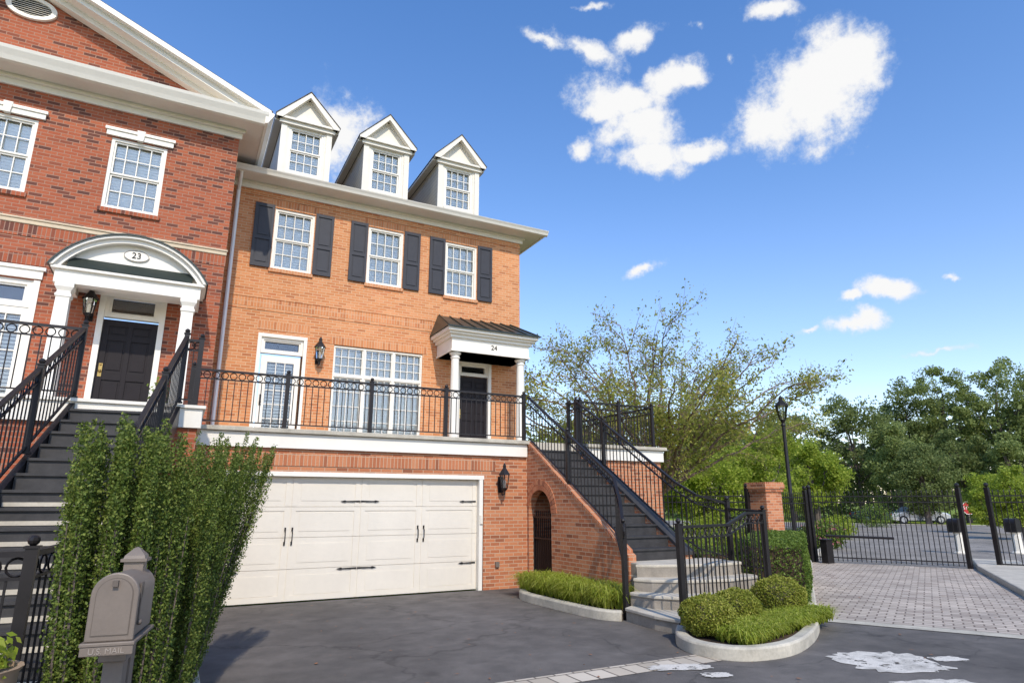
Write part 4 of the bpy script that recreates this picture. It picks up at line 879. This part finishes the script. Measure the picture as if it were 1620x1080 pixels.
def car(x,y,rz,mat,label):
    t=thing('parked_car',label,'car',(x,y,0))
    side=[(-2.25,.35),(-2.28,.6),(-2.15,.85),(-1.75,.93),(-1.25,.98),(-.75,1.38),(.55,1.42),(1.2,1.0),(1.95,.88),(2.25,.7),(2.28,.4),(2.1,.25),(-2.1,.25)]
    b=MB(); ins=lambda z: .86 if z<1 else .86-(z-1)*.45
    n=len(side); vs=[(x+a,y-ins(z),z) for a,z in side]+[(x+a,y+ins(z),z) for a,z in side]
    b.add(vs,[tuple(range(n)),tuple(range(2*n-1,n-1,-1))]+[(k,n+k,n+(k+1)%n,(k+1)%n) for k in range(n)]); b.build('body',mat,t,bev=.05)
    for s in (-1,1):
        b=MB(); pts=[(-1.05,.99),(-.7,1.32),(.5,1.36),(1.0,1.01)]; b.prism([(x+a,y+s*(ins(z)+.006),z) for a,z in pts],(0,s*.005,0)); b.build('side_window','dark',t)
    for a in (-1.4,1.4):
        for s in (-1,1):
            w=MB(); w.tube((x+a,y+s*.70,.33),(x+a,y+s*.89,.33),.33,n=18); wo=w.build('wheel','rubber',t)
            w=MB(); w.tube((x+a,y+s*.885,.33),(x+a,y+s*.90,.33),.2,n=12); w.build('rim','silver',wo)
    for s in (-1,1):
        w=MB(); w.box(x+2.2,x+2.27,y+s*.6-.15,y+s*.6+.15,.6,.72); w.build('headlight','white',t)
        w=MB(); w.box(x-2.27,x-2.2,y+s*.6-.15,y+s*.6+.15,.65,.8); w.build('tail_light','red',t)
    t.rotation_euler=(0,0,rz)
p=onZ(1452,828); car(p.x,p.y,R(-35),'silver','silver parked car on the far side of the street')
p=onZ(1425,826); car(p.x-.5,p.y+1.5,R(-35),'bluecar','dark parked car partly behind the silver one')
# ================================================================= MAILBOX + POT
t=thing('mailbox','taupe arched mailbox on post in front of the holly shrubs','mailbox',(-.17,3.8,0))
mx_,my=-.17,3.70; zb=1.045; zs=.195
def archprof(hw,z0,zs_,y,n=14): return [(mx_-hw,y,z0),(mx_+hw,y,z0)]+[(mx_+hw*math.cos(math.pi*k/n),y,zs_+hw*math.sin(math.pi*k/n)) for k in range(n+1)]
b=MB(); b.prism(archprof(.090,zb,zb+zs,my),(0,.40,0)); b.build('mailbox_body','taupe',t,True,bev=.004)
b=MB(); b.prism(archprof(.100,zb-.005,zb+zs,my-.03),(0,.035,0)); dr=b.build('mailbox_door','taupe',t,bev=.006)
b=MB(); b.prism(archprof(.078,zb+.02,zb+zs,my-.033),(0,.003,0)); b.build('door_panel','taupedark',dr)
b=MB(); b.prism(archprof(.074,zb+.024,zb+zs,my-.035),(0,.004,0)); b.build('door_inset','taupe',dr,True)
b=MB(); b.box(mx_-.012,mx_+.012,my-.055,my-.034,zb+.235,zb+.262); b.build('door_handle','taupedark',dr)
b=MB(); b.box(mx_-.112,mx_+.112,my-.05,my+.40,zb-.022,zb-.006).box(mx_-.108,mx_+.108,my-.045,my-.03,zb-.062,zb-.023); pl=b.build('shelf','taupe',t,bev=.003)
text('U.S. MAIL',.036,(mx_,my-.047,zb-.043),(R(90),0,0),'taupelt',pl,'lettering',.0015)
b=MB(); b.box(mx_+.091,mx_+.098,my+.05,my+.07,zb+.05,zb+.22).box(mx_+.091,mx_+.098,my+.03,my+.09,zb+.17,zb+.24).ball((mx_+.10,my+.06,zb+.06),.014); b.build('flag','taupedark',t)
b=MB(); b.box(mx_-.045,mx_+.045,my+.14,my+.23,0,zb-.022); b.box(mx_-.06,mx_+.06,my+.1,my+.26,zb-.12,zb-.023); b.build('post','taupe',t,bev=.006)
b=MB(); b.box(mx_-.045,mx_+.045,my+.28,my+.37,.3,zb+.32).box(mx_-.06,mx_+.06,my+.265,my+.385,zb+.32,zb+.335); b.lathe([(.07,zb+.335),(.065,zb+.35),(.018,zb+.385),(.005,zb+.39)],(mx_,my+.325,0),sq=True); b.build('finial_post','taupe',t)
t.rotation_euler=(0,0,R(-9))
t=thing('potted_plant','clay pot with yellow green plant at the lower left corner','plant',(-.84,4.55,0))
b=MB(); b.lathe([(.14,0),(.17,.05),(.12,.3),(.13,.50),(.20,.57),(.21,.78),(.23,.81),(.20,.81),(.19,.77)],(-.84,4.55,0),16); b.build('pot','terracotta',t,True)
C=np.array([-.84,4.55,.87])+rng.normal(size=(350,3))*np.array([.08,.08,.045]); npmesh('foliage',leafverts(C,.06,.5),4,'bright',t)
# ================================================================= CAMERA, SUN, SKY
cam=bpy.data.cameras.new('camera'); co=bpy.data.objects.new('camera',cam); COL.objects.link(co); co.location=(0,0,CAMH); co.rotation_euler=(math.pi/2+TH,0,-YAW)
cam.sensor_width=36; cam.lens=36*1000/1620; cam.clip_end=4000; cam.clip_start=.05; scene.camera=co
ld=Vector((.13,.70,-.66)).normalized()
sun=bpy.data.lights.new('sun','SUN'); sun.energy=3.6; sun.angle=R(.8); sun.color=(1,.91,.78); so=bpy.data.objects.new('sun',sun); COL.objects.link(so); so.rotation_euler=ld.to_track_quat('-Z','Y').to_euler(); so.location=(-5,-15,20)
wd=bpy.data.worlds.new('World'); scene.world=wd; wd.use_nodes=True; nt=wd.node_tree; nt.nodes.clear()
out=nt.nodes.new('ShaderNodeOutputWorld'); bg=nt.nodes.new('ShaderNodeBackground'); bg.inputs[1].default_value=.14; nt.links.new(bg.outputs[0],out.inputs[0])
sky=nt.nodes.new('ShaderNodeTexSky'); sky.sky_type='NISHITA'; sky.sun_disc=False; sky.sun_elevation=math.asin(-ld.z); sky.sun_rotation=math.atan2(-ld.x,-ld.y); sky.air_density=1.0; sky.dust_density=.6; sky.ozone_density=2.5
tc=nt.nodes.new('ShaderNodeTexCoord'); D=tc.outputs['Generated']
def dot(v):
    m_=N(nt,'ShaderNodeVectorMath',operation='DOT_PRODUCT'); nt.links.new(D,m_.inputs[0]); m_.inputs[1].default_value=v; return m_.outputs['Value']
tint=ramp(nt,dot((0,0,1)),[(.0,(1.0,.86,.80)),(.22,(.74,.74,.82)),(.45,(.55,.68,.83)),(.8,(.38,.62,.86))])
t2=N(nt,'ShaderNodeVectorMath',operation='SCALE'); nt.links.new(tint,t2.inputs[0]); t2.inputs['Scale'].default_value=2.2
skc=mix(nt,1.0,sky.outputs[0],t2.outputs[0],'MULTIPLY')
fw=Vector((sY*cT,cY*cT,sT)); rgt=Vector((cY,-sY,0)); upv=rgt.cross(fw)
df=math_(nt,'MAXIMUM',dot(fw),.05); u=math_(nt,'DIVIDE',dot(rgt),df); v=math_(nt,'DIVIDE',dot(upv),df)
cb_=N(nt,'ShaderNodeCombineXYZ'); nt.links.new(u,cb_.inputs[0]); nt.links.new(v,cb_.inputs[1])
nz=N(nt,'ShaderNodeTexNoise'); nz.inputs['Scale'].default_value=9; nz.inputs['Detail'].default_value=8; nz.inputs['Roughness'].default_value=.62; nt.links.new(D,nz.inputs['Vector'])
dv=N(nt,'ShaderNodeVectorMath',operation='MULTIPLY_ADD'); nt.links.new(nz.outputs['Color'],dv.inputs[0]); dv.inputs[1].default_value=(.08,.08,0)
sub=N(nt,'ShaderNodeVectorMath',operation='SUBTRACT'); nt.links.new(cb_.outputs[0],sub.inputs[0]); sub.inputs[1].default_value=(.04,.04,0); nt.links.new(sub.outputs[0],dv.inputs[2])
clouds=[(1225,195,62,42,30,1.05),(1290,145,78,60,35,1.15),(1345,95,62,46,20,1.1),(1378,80,32,28,0,1),
 (985,150,70,32,-5,1),(1045,125,55,28,15,1),(1095,115,28,22,30,.9),(1010,205,50,42,0,1.05),(1020,248,66,26,0,1),(1100,237,45,16,5,.9),(918,240,22,24,0,.8),(960,170,45,20,0,.9),
 (930,78,95,24,-22,.74),(1010,60,60,22,20,.7),(860,62,45,14,-30,.7),
 (1400,457,48,16,0,.98),(1347,512,44,16,0,.98),(1340,470,19,9,0,.9),(1008,428,44,13,20,.72),(1220,12,50,18,0,.68),(1280,518,24,8,10,.7),(1505,434,16,8,0,.7),(1110,40,24,14,0,.55),(1158,95,14,18,0,.6),
 (540,215,50,75,0,.95),(600,270,60,40,0,.75),(420,230,40,50,0,.8),(1480,560,90,10,0,.5),(930,5,50,10,0,.55)]
acc=None
for (px,py,a,b_,ang,den) in clouds:
    mp=N(nt,'ShaderNodeMapping',vector_type='TEXTURE'); mp.inputs['Location'].default_value=((px-810)/1000,(540-py)/1000,0); mp.inputs['Rotation'].default_value=(0,0,R(ang)); mp.inputs['Scale'].default_value=(a/1000*1.3,b_/1000*1.3,1); nt.links.new(dv.outputs[0],mp.inputs[0])
    ln=N(nt,'ShaderNodeVectorMath',operation='LENGTH'); nt.links.new(mp.outputs[0],ln.inputs[0]); s_=math_(nt,'SUBTRACT',den,ln.outputs['Value']); acc=s_ if acc is None else math_(nt,'MAXIMUM',acc,s_)
n2=N(nt,'ShaderNodeTexNoise'); n2.inputs['Scale'].default_value=20; n2.inputs['Detail'].default_value=10; n2.inputs['Roughness'].default_value=.66; nt.links.new(D,n2.inputs['Vector'])
dens=math_(nt,'ADD',acc,math_(nt,'MULTIPLY',math_(nt,'SUBTRACT',n2.outputs['Fac'],.5),2.1))
mr=N(nt,'ShaderNodeMapRange',interpolation_type='SMOOTHSTEP'); mr.inputs['From Min'].default_value=-.08; mr.inputs['From Max'].default_value=.66; nt.links.new(dens,mr.inputs['Value'])
mask=math_(nt,'MULTIPLY',mr.outputs[0],math_(nt,'GREATER_THAN',dot(fw),.1))
ccol=ramp(nt,mr.outputs[0],[(.2,(.80,.87,.97)),(.8,(1,1,1))])
cc2=N(nt,'ShaderNodeVectorMath',operation='SCALE'); nt.links.new(ccol,cc2.inputs[0]); cc2.inputs['Scale'].default_value=6.8
fin=mix(nt,mask,skc,cc2.outputs[0]); nt.links.new(fin,bg.inputs[0])
scene.view_settings.view_transform='Standard'; scene.view_settings.look='None'; scene.view_settings.exposure=0
